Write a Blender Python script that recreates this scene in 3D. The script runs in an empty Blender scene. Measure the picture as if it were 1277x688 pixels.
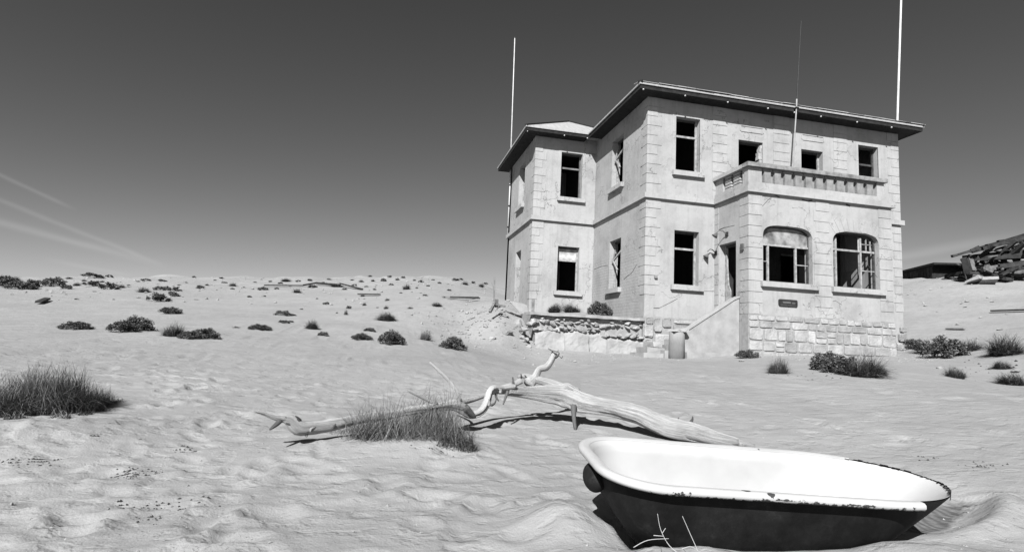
import bpy, bmesh, math, random
import numpy as np
from mathutils import Vector, Matrix, Euler
from mathutils.geometry import tessellate_polygon
rnd = random.Random(7)
C = bpy.context.scene.collection
R = math.radians
# ------------------------------------------------------------------ camera
EYE = np.array([-8.176, -17.0, 1.2]); FPX = 704.78; PITCH = .1162; ROLL = .0478; YAW = .2161
def basis():
    r = np.array([math.cos(YAW), -math.sin(YAW), 0]); fw = np.array([math.sin(YAW), math.cos(YAW), 0]); up = np.array([0, 0, 1.])
    fw2 = fw*math.cos(PITCH)+up*math.sin(PITCH); up2 = up*math.cos(PITCH)-fw*math.sin(PITCH)
    c, s = math.cos(ROLL), math.sin(ROLL)
    return r*c+up2*s, up2*c-r*s, fw2          # camera right, up, forward
CR, CU, CF = basis()
cam_d = bpy.data.cameras.new("camera"); cam = bpy.data.objects.new("camera", cam_d); C.objects.link(cam)
bpy.context.scene.camera = cam
cam.matrix_world = Matrix(((CR[0], CU[0], -CF[0], EYE[0]), (CR[1], CU[1], -CF[1], EYE[1]), (CR[2], CU[2], -CF[2], EYE[2]), (0, 0, 0, 1)))
cam_d.sensor_width = 36; cam_d.lens = 36*FPX/1277; cam_d.clip_start = .05; cam_d.clip_end = 9000
# ------------------------------------------------------------------ light
S_EL, S_TR = R(38), R(30.6)                   # elevation; the light travels towards this bearing from +y
sun_d = bpy.data.lights.new("sun", 'SUN'); sun_d.energy = 4.6; sun_d.angle = R(.5); sun_d.color = (1, 1, 1)
sun = bpy.data.objects.new("sun", sun_d); C.objects.link(sun)
sdir = Vector((math.sin(S_TR)*math.cos(S_EL), math.cos(S_TR)*math.cos(S_EL), -math.sin(S_EL)))
sun.rotation_euler = sdir.to_track_quat('-Z', 'Y').to_euler(); sun.location = (-30, -40, 40)
sc = bpy.context.scene
sc.view_settings.view_transform = 'Standard'; sc.view_settings.look = 'None'
sc.view_settings.exposure = 1.35; sc.view_settings.gamma = 1
w = bpy.data.worlds.new("World"); sc.world = w; w.use_nodes = True
nt = w.node_tree; nt.nodes.clear(); N = nt.nodes.new; LK = nt.links.new
def mth(tree, op, a, b=None, c=None, clamp=False):
    n = tree.nodes.new('ShaderNodeMath'); n.operation = op; n.use_clamp = clamp
    for i, v in enumerate((a, b, c)):
        if v is None: continue
        if isinstance(v, (int, float)): n.inputs[i].default_value = v
        else: tree.links.new(v, n.inputs[i])
    return n.outputs[0]
sky = N('ShaderNodeTexSky'); sky.sky_type = 'NISHITA'; sky.sun_disc = False
sky.sun_elevation = S_EL; sky.sun_rotation = S_TR+math.pi; sky.air_density = 1; sky.dust_density = .6; sky.ozone_density = 1
sep = N('ShaderNodeSeparateColor'); LK(sky.outputs[0], sep.inputs[0])
# thin cirrus streaks: soft bands along great circles
tc = N('ShaderNodeTexCoord')
def pixdir(u, v):
    d = CR*(u-638.5)-CU*(v-344)+CF*FPX; return d/np.linalg.norm(d)
noi = N('ShaderNodeTexNoise'); noi.inputs['Scale'].default_value = 9; noi.inputs['Detail'].default_value = 6
mp = N('ShaderNodeMapping'); mp.inputs['Scale'].default_value = (1, 1, 5); LK(tc.outputs['Generated'], mp.inputs[0]); LK(mp.outputs[0], noi.inputs['Vector'])
def streak(a, b, wid, amp, fa=.25):
    A, B = pixdir(*a), pixdir(*b); n = np.cross(A, B); n /= np.linalg.norm(n); t = np.cross(n, A); L = math.atan2(B@t, B@A)
    def dot(v):
        d = N('ShaderNodeVectorMath'); d.operation = 'DOT_PRODUCT'; LK(tc.outputs['Generated'], d.inputs[0]); d.inputs[1].default_value = tuple(v); return d.outputs['Value']
    off = mth(nt, 'MULTIPLY', mth(nt, 'SUBTRACT', noi.outputs[0], .5), wid*1.6)
    dist = mth(nt, 'ADD', dot(n), off)
    g = mth(nt, 'MULTIPLY', dist, 1/wid); g = mth(nt, 'POWER', 2.718, mth(nt, 'MULTIPLY', mth(nt, 'MULTIPLY', g, g), -1))
    ang = mth(nt, 'ARCTAN2', dot(t), dot(A)); s = mth(nt, 'DIVIDE', ang, L)
    up = mth(nt, 'MULTIPLY', mth(nt, 'ADD', s, .6), 2, clamp=True)
    dn = mth(nt, 'DIVIDE', mth(nt, 'SUBTRACT', 1.02, s), fa, clamp=True)
    return mth(nt, 'MULTIPLY', mth(nt, 'MULTIPLY', g, mth(nt, 'MULTIPLY', up, dn)), amp)
st = [streak((-30, 205), (95, 262), .0026, .05), streak((-10, 275), (208, 332), .0048, .06, .5), streak((30, 262), (205, 331), .0032, .045),
      streak((95, 330), (165, 344), .003, .025), streak((1110, 322), (1290, 290), .006, .06, .4), streak((1110, 350), (1250, 318), .010, .06, .5)]
tot = st[0]
for s_ in st[1:]: tot = mth(nt, 'ADD', tot, s_)
RED = mth(nt, 'MULTIPLY', mth(nt, 'POWER', sep.outputs[0], 1.38), .0198)      # a red-filtered sky: dark overhead, paler at the horizon
RED = mth(nt, 'ADD', RED, mth(nt, 'MULTIPLY', tot, .4))
bg = N('ShaderNodeBackground'); wo = N('ShaderNodeOutputWorld'); bg.inputs['Strength'].default_value = 1.0
LK(RED, bg.inputs['Color']); LK(bg.outputs[0], wo.inputs[0])
# ------------------------------------------------------------------ helpers
def ray(u, v): d = CR*(u-638.5)-CU*(v-344)+CF*FPX; return d/FPX
def on_y(u, v, y): d = ray(u, v); t = (y-EYE[1])/d[1]; return EYE+d*t
def on_x(u, v, x): d = ray(u, v); t = (x-EYE[0])/d[0]; return EYE+d*t
def at_d(u, v, D): d = ray(u, v); return EYE+d*(D/math.hypot(d[0], d[1]))
def mesh_obj(name, bm, mat=None, parent=None, smooth=False, kind=None):
    me = bpy.data.meshes.new(name)
    if isinstance(bm, bmesh.types.BMesh):
        bm.normal_update(); bm.to_mesh(me); bm.free()
    else: me.from_pydata(bm[0], [], bm[1])
    if smooth: me.polygons.foreach_set('use_smooth', [True]*len(me.polygons))
    if mat: me.materials.append(mat)
    o = bpy.data.objects.new(name, me); C.objects.link(o)
    if parent: o.parent = parent
    if kind: o['kind'] = kind
    return o
def tag(o, label, cat, group=None):
    o['label'] = label; o['category'] = cat
    if group: o['group'] = group
    return o
def thing(name, label, cat, group=None):
    o = bpy.data.objects.new(name, None); C.objects.link(o); return tag(o, label, cat, group)
def place(root, loc):
    """move a root Empty to its base, leaving its children where they are (they were built in world space)"""
    root.location = loc
    for ch in root.children: ch.location = Vector(ch.location)-Vector(loc)
def box(bm, x0, x1, y0, y1, z0, z1, jit=0):
    v = []
    for z in (z0, z1):
        for x, y in ((x0, y0), (x1, y0), (x1, y1), (x0, y1)):
            v.append(bm.verts.new((x+rnd.uniform(-jit, jit), y+rnd.uniform(-jit, jit), z+rnd.uniform(-jit, jit))))
    for f in ((3, 2, 1, 0), (4, 5, 6, 7), (0, 1, 5, 4), (1, 2, 6, 5), (2, 3, 7, 6), (3, 0, 4, 7)): bm.faces.new([v[i] for i in f])
    return v
def obox(name, m, par, *b, jit=0):
    bm = bmesh.new(); box(bm, *b, jit=jit); return mesh_obj(name, bm, m, par)
def beam(bm, a, b, w, h, up=(0, 0, 1), jit=0):
    a, b = Vector(a), Vector(b); d = (b-a).normalized(); s = d.cross(Vector(up))
    if s.length < 1e-3: s = Vector((1, 0, 0))
    s.normalize(); u = s.cross(d); v = []
    for p in (a, b):
        for i, j in ((-1, -1), (1, -1), (1, 1), (-1, 1)):
            v.append(bm.verts.new(p+s*(i*w/2+rnd.uniform(-jit, jit))+u*(j*h/2+rnd.uniform(-jit, jit))))
    for f in ((3, 2, 1, 0), (4, 5, 6, 7), (0, 1, 5, 4), (1, 2, 6, 5), (2, 3, 7, 6), (3, 0, 4, 7)): bm.faces.new([v[i] for i in f])
def obeam(name, m, par, a, b, w, h, jit=0):
    bm = bmesh.new(); beam(bm, a, b, w, h, jit=jit); return mesh_obj(name, bm, m, par)
def prism(poly, nrm, origin, udir, thick, holes=()):
    """extruded polygon in a vertical plane: poly = [(u, z)], thickness along nrm (outer face at origin)"""
    o, ud, nd = Vector(origin), Vector(udir), Vector(nrm); loops = [list(poly)]+[list(h) for h in holes]
    V3 = [[Vector((p[0], p[1], 0)) for p in L] for L in loops]; tris = tessellate_polygon(V3); flat = [p for L in loops for p in L]
    bm = bmesh.new()
    f = [bm.verts.new(o+ud*p[0]+Vector((0, 0, p[1]))) for p in flat]
    b = [bm.verts.new(o+ud*p[0]+Vector((0, 0, p[1]))-nd*thick) for p in flat]
    for t in tris:
        bm.faces.new([f[i] for i in t]); bm.faces.new([b[i] for i in reversed(t)])
    k = 0
    for L in loops:
        n = len(L)
        for i in range(n): j = (i+1) % n; bm.faces.new((f[k+i], f[k+j], b[k+j], b[k+i]))
        k += n
    bmesh.ops.recalc_face_normals(bm, faces=bm.faces)
    return bm
# vectorised gradient noise
_pr = np.random.RandomState(11); _P = _pr.permutation(256); _P = np.concatenate([_P, _P]); _G = np.stack([np.cos(_pr.rand(256)*6.283), np.sin(_pr.rand(256)*6.283)], 1)
_a = _pr.rand(256)*6.2832; _G = np.stack([np.cos(_a), np.sin(_a)], 1)
def pn(x, y):
    x = np.asarray(x, float); y = np.asarray(y, float); xi = np.floor(x).astype(int); yi = np.floor(y).astype(int); xf = x-xi; yf = y-yi; xi &= 255; yi &= 255
    u = xf*xf*xf*(xf*(xf*6-15)+10); v = yf*yf*yf*(yf*(yf*6-15)+10)
    def g(a, b, dx, dy): h = _P[_P[a & 255]+(b & 255)]; G = _G[h]; return G[..., 0]*dx+G[..., 1]*dy
    n00 = g(xi, yi, xf, yf); n10 = g(xi+1, yi, xf-1, yf); n01 = g(xi, yi+1, xf, yf-1); n11 = g(xi+1, yi+1, xf-1, yf-1)
    return (n00*(1-u)+n10*u)*(1-v)+(n01*(1-u)+n11*u)*v
# ------------------------------------------------------------------ materials (the photograph is black and white: neutral greys)
def newmat(name):
    m = bpy.data.materials.new(name); m.use_nodes = True; t = m.node_tree; b = t.nodes['Principled BSDF']; return m, t, b
def tn(t, scale, detail=4, vec=None, rough=.55, typ='ShaderNodeTexNoise'):
    n = t.nodes.new(typ); n.inputs['Scale'].default_value = scale
    if typ == 'ShaderNodeTexNoise': n.inputs['Detail'].default_value = detail; n.inputs['Roughness'].default_value = rough
    if vec is not None: t.links.new(vec, n.inputs['Vector'])
    return n
def ramp(t, fac, stops):
    r = t.nodes.new('ShaderNodeValToRGB'); t.links.new(fac, r.inputs[0]); e = r.color_ramp.elements
    while len(e) < len(stops): e.new(.5)
    for i, (p, c) in enumerate(stops): e[i].position = p; e[i].color = (c, c, c, 1)
    return r.outputs[0]
def mix(t, fac, a, b, op='MIX'):
    n = t.nodes.new('ShaderNodeMix'); n.data_type = 'RGBA'; n.blend_type = op
    for i, v in ((0, fac), (6, a), (7, b)):
        if isinstance(v, (int, float)): n.inputs[i].default_value = v if i == 0 else (v, v, v, 1)
        else: t.links.new(v, n.inputs[i])
    return n.outputs[2]
def bump(t, b, h, strength, dist=.02, prev=None):
    n = t.nodes.new('ShaderNodeBump'); n.inputs['Strength'].default_value = strength; n.inputs['Distance'].default_value = dist
    t.links.new(h, n.inputs['Height'])
    if prev is not None: t.links.new(prev, n.inputs['Normal'])
    t.links.new(n.outputs[0], b.inputs['Normal']); return n.outputs[0]
def coords(t, kind='Object', scale=(1, 1, 1)):
    c = t.nodes.new('ShaderNodeTexCoord'); m = t.nodes.new('ShaderNodeMapping'); m.inputs['Scale'].default_value = scale; t.links.new(c.outputs[kind], m.inputs[0]); return m.outputs[0]
def wcoords(t, scale=(1, 1, 1)):
    c = t.nodes.new('ShaderNodeNewGeometry'); m = t.nodes.new('ShaderNodeMapping'); m.inputs['Scale'].default_value = scale; t.links.new(c.outputs['Position'], m.inputs[0]); return m.outputs[0]
def simple(name, lo, hi, scale=6, rough=.9, bmp=.3, dist=.01, stretch=(1, 1, 1), detail=6, rnd_obj=0, spec=.2):
    m, t, b = newmat(name); v = wcoords(t, stretch)
    n = tn(t, scale, detail, v); c = ramp(t, n.outputs[0], [(.3, lo), (.7, hi)])
    if rnd_obj:
        oi = t.nodes.new('ShaderNodeObjectInfo'); k = mth(t, 'ADD', mth(t, 'MULTIPLY', oi.outputs['Random'], rnd_obj), 1-rnd_obj/2); c = mix(t, 1, c, k, 'MULTIPLY')
    t.links.new(c, b.inputs['Base Color']); b.inputs['Roughness'].default_value = rough; b.inputs['Specular IOR Level'].default_value = spec
    n2 = tn(t, scale*5, 4, v); bump(t, b, n2.outputs[0], bmp, dist); return m
def plaster_mat(name, base, brick=False):
    m, t, b = newmat(name); v = wcoords(t)
    big = tn(t, .9, 5, v, .6); c = ramp(t, big.outputs[0], [(.3, base*.80), (.5, base), (.72, base*1.12)])
    sm = tn(t, 6, 8, v, .7); c = mix(t, .55, c, ramp(t, sm.outputs[0], [(.25, .72), (.5, .97), (.7, 1.0)]), 'MULTIPLY')
    vs = wcoords(t, (3.5, 3.5, .22)); stn = tn(t, 2.2, 5, vs, .6)
    c = mix(t, .3, c, ramp(t, stn.outputs[0], [(.36, .72), (.5, 1.0)]), 'MULTIPLY')
    fine = tn(t, 60, 4, v); c = mix(t, .3, c, ramp(t, fine.outputs[0], [(.3, .8), (.6, 1.0)]), 'MULTIPLY')
    # sparse cracks
    wv = t.nodes.new('ShaderNodeVectorMath'); wv.operation = 'ADD'; d = tn(t, 2.5, 4, v); t.links.new(v, wv.inputs[0]); t.links.new(d.outputs['Color'], wv.inputs[1])
    vo = t.nodes.new('ShaderNodeTexVoronoi'); vo.feature = 'DISTANCE_TO_EDGE'; vo.inputs['Scale'].default_value = .9; t.links.new(wv.outputs[0], vo.inputs['Vector'])
    cr = mth(t, 'LESS_THAN', vo.outputs['Distance'], .008); msk = tn(t, .7, 2, v); cr = mth(t, 'MULTIPLY', cr, mth(t, 'GREATER_THAN', msk.outputs[0], .535))
    c = mix(t, mth(t, 'MULTIPLY', cr, .6), c, base*.3)
    # flaked patches
    fl = tn(t, 1.7, 7, v, .65); fm = ramp(t, fl.outputs[0], [(.60, 0), (.63, 1)]); c = mix(t, mth(t, 'MULTIPLY', fm, .35), c, base*.78)
    t.links.new(c, b.inputs['Base Color']); b.inputs['Roughness'].default_value = .95; b.inputs['Specular IOR Level'].default_value = .1
    h = mth(t, 'ADD', mth(t, 'MULTIPLY', sm.outputs[0], 1), mth(t, 'MULTIPLY', fm, -.5)); h = mth(t, 'ADD', h, mth(t, 'MULTIPLY', cr, -1.5))
    nb = bump(t, b, h, .5, .02)
    if brick:   # wind-scoured plaster with the brick courses showing low on the wall
        g = t.nodes.new('ShaderNodeNewGeometry'); sx = t.nodes.new('ShaderNodeSeparateXYZ'); t.links.new(g.outputs['Position'], sx.inputs[0])
        cb = t.nodes.new('ShaderNodeCombineXYZ'); t.links.new(sx.outputs[1], cb.inputs[0]); t.links.new(sx.outputs[2], cb.inputs[1])
        bt = t.nodes.new('ShaderNodeTexBrick'); t.links.new(cb.outputs[0], bt.inputs['Vector']); bt.inputs['Scale'].default_value = 1
        bt.inputs['Brick Width'].default_value = .26; bt.inputs['Row Height'].default_value = .105; bt.inputs['Mortar Size'].default_value = .016
        lowm = mth(t, 'MULTIPLY', mth(t, 'SUBTRACT', mth(t, 'ADD', 4.1, mth(t, 'MULTIPLY', big.outputs[0], 1.4)), sx.outputs[2]), 1.6, clamp=True)
        bm_ = mth(t, 'MULTIPLY', bt.outputs['Fac'], lowm)
        c2 = mix(t, mth(t, 'MULTIPLY', bm_, .18), c, base*.55); t.links.new(c2, b.inputs['Base Color']); bump(t, b, mth(t, 'MULTIPLY', bm_, -1), .4, .02, nb)
    return m
M = {}
M['plaster'] = plaster_mat('plaster', .25); M['plaster_side'] = plaster_mat('plaster_side', .25, True)
M['quoin'] = plaster_mat('quoin_plaster', .262)
M['inside'] = simple('dim_room_shade', .015, .03, 3, .95)  # near-black: the darkness of the unlit rooms is put into the colour
M['stone'] = simple('base_stone', .17, .28, 3.5, .95, .8, .03, rnd_obj=.45)
M['mortar'] = simple('mortar', .16, .23, 8, .95, .5, .01)
M['concrete'] = simple('weathered_concrete', .17, .25, 3, .95, .5, .015)
M['column'] = simple('column_render', .12, .19, 4, .95, .5, .012, (1, 1, .4))
M['ledge'] = simple('weathered_ledge', .08, .22, 5, .95, .6, .02)
M['baluster'] = simple('rail_shaded_baluster', .10, .19, 4, .95, .6, .02)  # darker tone paints in the shade cast by the balcony rail
M['roof'] = simple('roof_sheet', .2, .28, 3, .6, .3, .01, (4, .3, 1))
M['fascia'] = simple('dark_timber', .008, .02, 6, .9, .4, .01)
M['frame'] = simple('old_window_paint', .12, .28, 9, .8, .4, .005)
M['framedark'] = simple('bare_window_timber', .02, .06, 9, .85, .4, .005)
M['white'] = simple('white_pole_paint', .3, .42, 4, .6, .2, .005)
M['grey'] = simple('grey_metal', .05, .09, 4, .6, .2, .005)
M['dark'] = simple('dark_metal', .01, .025, 12, .6, .3, .004)
M['crack'] = simple('crack_shade', .02, .06, 30, .95)  # dark tone paints the shade inside the plaster cracks
M['rock'] = simple('pale_rock', .16, .25, 5, .95, .7, .03, rnd_obj=.3)
M['plank'] = simple('weathered_plank', .010, .035, 5, .9, .5, .01, (1, 1, 1), rnd_obj=.9)
M['plank_light'] = simple('bleached_plank', .06, .14, 5, .9, .5, .01, rnd_obj=.6)
def glass_mat(name, lo, hi, sc_):
    m, t, b = newmat(name); v = wcoords(t); n = tn(t, sc_, 4, v); t.links.new(ramp(t, n.outputs[0], [(.35, lo), (.65, hi)]), b.inputs['Base Color']); b.inputs['Roughness'].default_value = .35; return m
M['dusty'] = glass_mat('dust_coated_glass', .06, .24, 3.2); M['dusty_light'] = glass_mat('pale_dusty_glass', .12, .36, 3)
def sand_mat():
    m, t, b = newmat('wind_blown_sand'); v = wcoords(t)
    a = tn(t, .5, 8, v, .65); c = ramp(t, a.outputs[0], [(.3, .186), (.7, .226)])
    s2 = tn(t, 3.2, 7, v, .65); c = mix(t, .5, c, ramp(t, s2.outputs[0], [(.3, .72), (.55, .98), (.8, 1.08)]), 'MULTIPLY')
    g = tn(t, 240, 2, v); c = mix(t, .5, c, ramp(t, g.outputs[0], [(.3, .72), (.5, 1.0), (.75, 1.12)]), 'MULTIPLY')
    # coarse dark grains in scattered patches
    k = tn(t, 45, 3, v, .6); k2 = tn(t, 1.1, 4, v, .6); km = mth(t, 'MULTIPLY', mth(t, 'GREATER_THAN', k.outputs[0], .64), mth(t, 'GREATER_THAN', k2.outputs[0], .60))
    c = mix(t, mth(t, 'MULTIPLY', km, .5), c, .06)
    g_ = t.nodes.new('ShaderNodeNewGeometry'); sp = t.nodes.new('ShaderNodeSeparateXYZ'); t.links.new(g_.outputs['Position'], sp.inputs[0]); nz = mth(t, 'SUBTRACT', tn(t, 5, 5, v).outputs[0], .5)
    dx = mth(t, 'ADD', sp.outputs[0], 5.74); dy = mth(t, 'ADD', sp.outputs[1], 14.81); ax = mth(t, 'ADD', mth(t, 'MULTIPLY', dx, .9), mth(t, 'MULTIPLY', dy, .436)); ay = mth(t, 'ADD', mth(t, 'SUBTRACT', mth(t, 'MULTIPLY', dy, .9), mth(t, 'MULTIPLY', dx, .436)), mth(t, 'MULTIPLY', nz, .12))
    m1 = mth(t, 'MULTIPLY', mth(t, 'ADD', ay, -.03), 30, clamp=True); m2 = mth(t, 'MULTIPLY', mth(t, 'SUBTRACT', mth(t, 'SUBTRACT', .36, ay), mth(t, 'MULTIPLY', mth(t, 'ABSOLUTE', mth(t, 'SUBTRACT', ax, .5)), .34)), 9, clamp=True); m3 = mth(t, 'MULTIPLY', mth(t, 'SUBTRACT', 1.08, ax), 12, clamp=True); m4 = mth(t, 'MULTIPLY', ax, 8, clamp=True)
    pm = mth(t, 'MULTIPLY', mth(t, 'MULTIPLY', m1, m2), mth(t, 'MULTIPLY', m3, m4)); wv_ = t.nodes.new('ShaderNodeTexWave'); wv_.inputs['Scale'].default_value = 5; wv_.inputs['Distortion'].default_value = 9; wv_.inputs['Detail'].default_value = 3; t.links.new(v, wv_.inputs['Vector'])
    c = mix(t, mth(t, 'MULTIPLY', pm, mth(t, 'ADD', .62, mth(t, 'MULTIPLY', wv_.outputs['Fac'], .3))), c, .055)  # darker wavy-banded patch beside the right end of the tub
    t.links.new(c, b.inputs['Base Color']); b.inputs['Roughness'].default_value = .95; b.inputs['Specular IOR Level'].default_value = .05
    rv = wcoords(t, (1, 1.6, 1)); rp = tn(t, 4.5, 4, rv, .5); n1 = bump(t, b, rp.outputs[0], .28, .05)
    r2 = tn(t, 16, 4, rv, .55); n1 = bump(t, b, r2.outputs[0], .25, .012, n1)
    r5 = tn(t, 7, 3, wcoords(t, (1, 1.3, 1)), .5); n1 = bump(t, b, ramp(t, r5.outputs[0], [(.34, 0), (.46, 1)]), .35, .02, n1); r4 = tn(t, 1.6, 6, v, .6); n1 = bump(t, b, r4.outputs[0], .25, .12, n1); r3 = tn(t, 90, 3, v, .6); bump(t, b, r3.outputs[0], .45, .008, n1)
    return m
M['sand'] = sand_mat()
def wood_mat(name, lo, hi, bd_=.02):
    m, t, b = newmat(name); v = coords(t, 'UV', (1, 1, 1))
    n = tn(t, 1, 9, v, .72); g2 = tn(t, 1, 6, coords(t, 'UV', (7, .9, 1)), .6); c = ramp(t, n.outputs[0], [(.25, lo*.7), (.4, lo), (.62, hi)]); c = mix(t, .7, c, ramp(t, g2.outputs[0], [(.33, .2), (.40, .85), (.5, 1)]), 'MULTIPLY')
    w2 = tn(t, 7, 4, wcoords(t)); c = mix(t, .5, c, ramp(t, w2.outputs[0], [(.3, .7), (.6, 1)]), 'MULTIPLY')
    t.links.new(c, b.inputs['Base Color']); b.inputs['Roughness'].default_value = .85; b.inputs['Specular IOR Level'].default_value = .2
    bump(t, b, mth(t, 'ADD', n.outputs[0], mth(t, 'MULTIPLY', g2.outputs[0], 1.2)), 1, bd_); return m
M['drift'] = wood_mat('bleached_driftwood', .27, .42); M['driftbranch'] = wood_mat('bleached_branch_wood', .29, .43, .011); M['driftdark'] = wood_mat('grey_driftwood', .05, .12, .006)
def leaf_mat(name, lo, hi, tip=None):
    m, t, b = newmat(name); oi = t.nodes.new('ShaderNodeNewGeometry'); c = ramp(t, oi.outputs['Random Per Island'], [(0, lo), (.8, hi)] if tip is None else [(0, lo), (.75, hi), (1, tip)])
    t.links.new(c, b.inputs['Base Color']); b.inputs['Roughness'].default_value = .8; b.inputs['Specular IOR Level'].default_value = .15; return m
M['leaf'] = leaf_mat('saltbush_leaf', .015, .05, .14); M['grass'] = leaf_mat('dry_dune_grass', .012, .06, .16); M['grass_pale'] = leaf_mat('pale_dry_grass', .03, .1, .2)
M['straw'] = leaf_mat('bleached_straw', .16, .3)
def enamel_mat():
    m, t, b = newmat('chipped_white_enamel'); v = coords(t)
    sx = t.nodes.new('ShaderNodeSeparateXYZ'); t.links.new(v, sx.inputs[0]); n = tn(t, 30, 5, v, .7); nz = mth(t, 'SUBTRACT', n.outputs[0], .5)
    def blob(cx, cy, rx, ry, k=1.6):
        a = mth(t, 'DIVIDE', mth(t, 'SUBTRACT', sx.outputs[0], cx), rx); c_ = mth(t, 'DIVIDE', mth(t, 'SUBTRACT', sx.outputs[1], cy), ry)
        r = mth(t, 'SQRT', mth(t, 'ADD', mth(t, 'MULTIPLY', a, a), mth(t, 'MULTIPLY', c_, c_))); return mth(t, 'LESS_THAN', mth(t, 'ADD', r, mth(t, 'MULTIPLY', nz, k)), 1)
    bl = [blob(-.345, -.305, .05, .012), blob(-.295, -.33, .022, .022), blob(-.20, -.358, .016, .010), blob(-.13, -.372, .10, .0035, 2.4), blob(.16, -.372, .09, .0035, 2.4), blob(-.76, -.20, .010, .02), blob(.16, .33, .004, .006, 1)]
    s_ = bl[0]
    for q in bl[1:]: s_ = mth(t, 'MAXIMUM', s_, q)
    rg = tn(t, 22, 6, v, .75); s_ = mth(t, 'MAXIMUM', s_, mth(t, 'MULTIPLY', mth(t, 'LESS_THAN', mth(t, 'ADD', sx.outputs[2], mth(t, 'MULTIPLY', mth(t, 'SUBTRACT', .56, rg.outputs[0]), .10)), -.0215), mth(t, 'GREATER_THAN', mth(t, 'ABSOLUTE', sx.outputs[1]), .345)))
    st_ = tn(t, 5, 6, v, .6); c = ramp(t, st_.outputs[0], [(.3, .29), (.55, .32)])
    t.links.new(mix(t, s_, c, .02), b.inputs['Base Color']); t.links.new(mth(t, 'ADD', mth(t, 'MULTIPLY', s_, .5), .28), b.inputs['Roughness']); bump(t, b, s_, .6, .004).node.invert = True; return m
M['enamel'] = enamel_mat()
def iron_mat():
    m, t, b = newmat('black_painted_cast_iron'); v = coords(t); n = tn(t, 3.2, 7, v, .7); c = ramp(t, n.outputs[0], [(.4, .003), (.56, .009), (.70, .035)])
    n2 = tn(t, 28, 6, v, .75); c = mix(t, .7, c, ramp(t, n2.outputs[0], [(.35, .55), (.6, 1.0), (.72, 1.9)]), 'MULTIPLY')
    t.links.new(c, b.inputs['Base Color']); b.inputs['Roughness'].default_value = .7; b.inputs['Specular IOR Level'].default_value = .15; bump(t, b, n2.outputs[0], .35, .004); return m
M['iron'] = iron_mat()
# ------------------------------------------------------------------ the ground
def zP(u, v, D): p = at_d(u, v, D); return (p[0], p[1], p[2])
GP = []
for az in range(0, 360, 45):
    for D in (0, 1.2, 2.6):
        if D == 0 and az: continue
        GP.append((EYE[0]+D*math.sin(R(az)), EYE[1]+D*math.cos(R(az)), .40))
for az in (110, 150, 190, 230, 270, 300):
    for D, z in ((6, .5), (15, 1.0), (45, 2.2), (110, 2.0)): GP.append((EYE[0]+D*math.sin(R(az)), EYE[1]+D*math.cos(R(az)), z))
for u, rows in {
    -250: [(None, 5, .5), (None, 12, .95), (360, 26, 0), (330, 45, 0)],
    0: [(None, 4.8, .44), (None, 8, .7), (413, 13, 0), (382, 22, 0), (362, 32, 0), (345, 46, 0)],
    150: [(None, 4.8, .45), (None, 8, .68), (414, 13, 0), (385, 21, 0), (362, 32, 0), (347, 46, 0)],
    300: [(None, 4.8, .45), (None, 8, .68), (412, 14, 0), (384, 22, 0), (362, 33, 0), (346, 47, 0)],
    450: [(None, 4.8, .45), (None, 9, .72), (424, 13.5, 0), (395, 19, 0), (368, 30, 0), (347, 46, 0)],
    580: [(None, 5.2, .45), (None, 9, .72), (437, 13.6, 0), (400, 19.5, 0), (376, 25, 0), (349, 45, 0)],
    800: [(None, 5.2, .46), (None, 9, .70), (None, 13, .9)],
    960: [(None, 5.2, .45), (None, 9, .72), (None, 13, .95)],
    1130: [(None, 4.5, .46), (None, 9, .74), (None, 14, 1.0), (434, 25, 0), (418, 27.5, 0), (384, 34, 0), (347, 44, 0)],
    1277: [(None, 4.5, .47), (None, 9, .76), (474, 16, 0), (440, 21, 0), (418, 25, 0), (384, 32, 0), (352, 41, 0)],
    1480: [(None, 9, .78), (440, 20, 0), (415, 25, 0), (355, 40, 0)],
}.items():
    for v, D, z in rows:
        p = at_d(u, 440 if v is None else v, D); GP.append((p[0], p[1], z if v is None else p[2]))
GP += [(-3.9, -.4, 1.02), (-2, -.3, 1.0), (0, -.3, 1.0), (.3, -1.8, .93), (2.4, -2.1, 1.12), (5, -2.1, 1.2), (7.9, -2.1, 1.30), (10.4, -.3, 1.62), (9, -.5, 1.5), (12, 4, 2.2), (3, 5, 1.7), (8, 5, 2.0),
       (-4.9, 1.2, 1.9), (-4.2, 2.4, 2.35), (-5.5, .2, 1.35), (-3.4, 4.5, 2.75), (-3.2, 7.7, 3.0), (-5.2, 7, 2.9), (-6.5, 3, 2.1), (-3.3, 10, 3.3), (0, 12, 3.3), (6, 14, 3.6), (0, 26, 5.0), (10, 26, 5.2), (20, 22, 5.0)]
GP = np.array(GP)
def warp(x, y):
    dx = np.asarray(x, float)-EYE[0]; dy = np.asarray(y, float)-EYE[1]; D = np.hypot(dx, dy); s = np.log1p(D/2.0)/np.maximum(D, 1e-6); return dx*s, dy*s, D
def _k(r2): return np.where(r2 > 1e-12, .5*r2*np.log(np.maximum(r2, 1e-12)), 0)
def _fit():
    a, b, _ = warp(GP[:, 0], GP[:, 1]); n = len(a); K = _k((a[:, None]-a)**2+(b[:, None]-b)**2)+np.eye(n)*2e-4; P = np.stack([np.ones(n), a, b], 1)
    A = np.block([[K, P], [P.T, np.zeros((3, 3))]]); s = np.linalg.solve(A, np.concatenate([GP[:, 2], np.zeros(3)])); return a, b, s[:n], s[n:]
_ga, _gb, _gw, _gc = _fit()
rs = np.random.RandomState(5)
DENT = []                                       # old footprints and scoops: x, y, long, short, angle, depth
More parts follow.
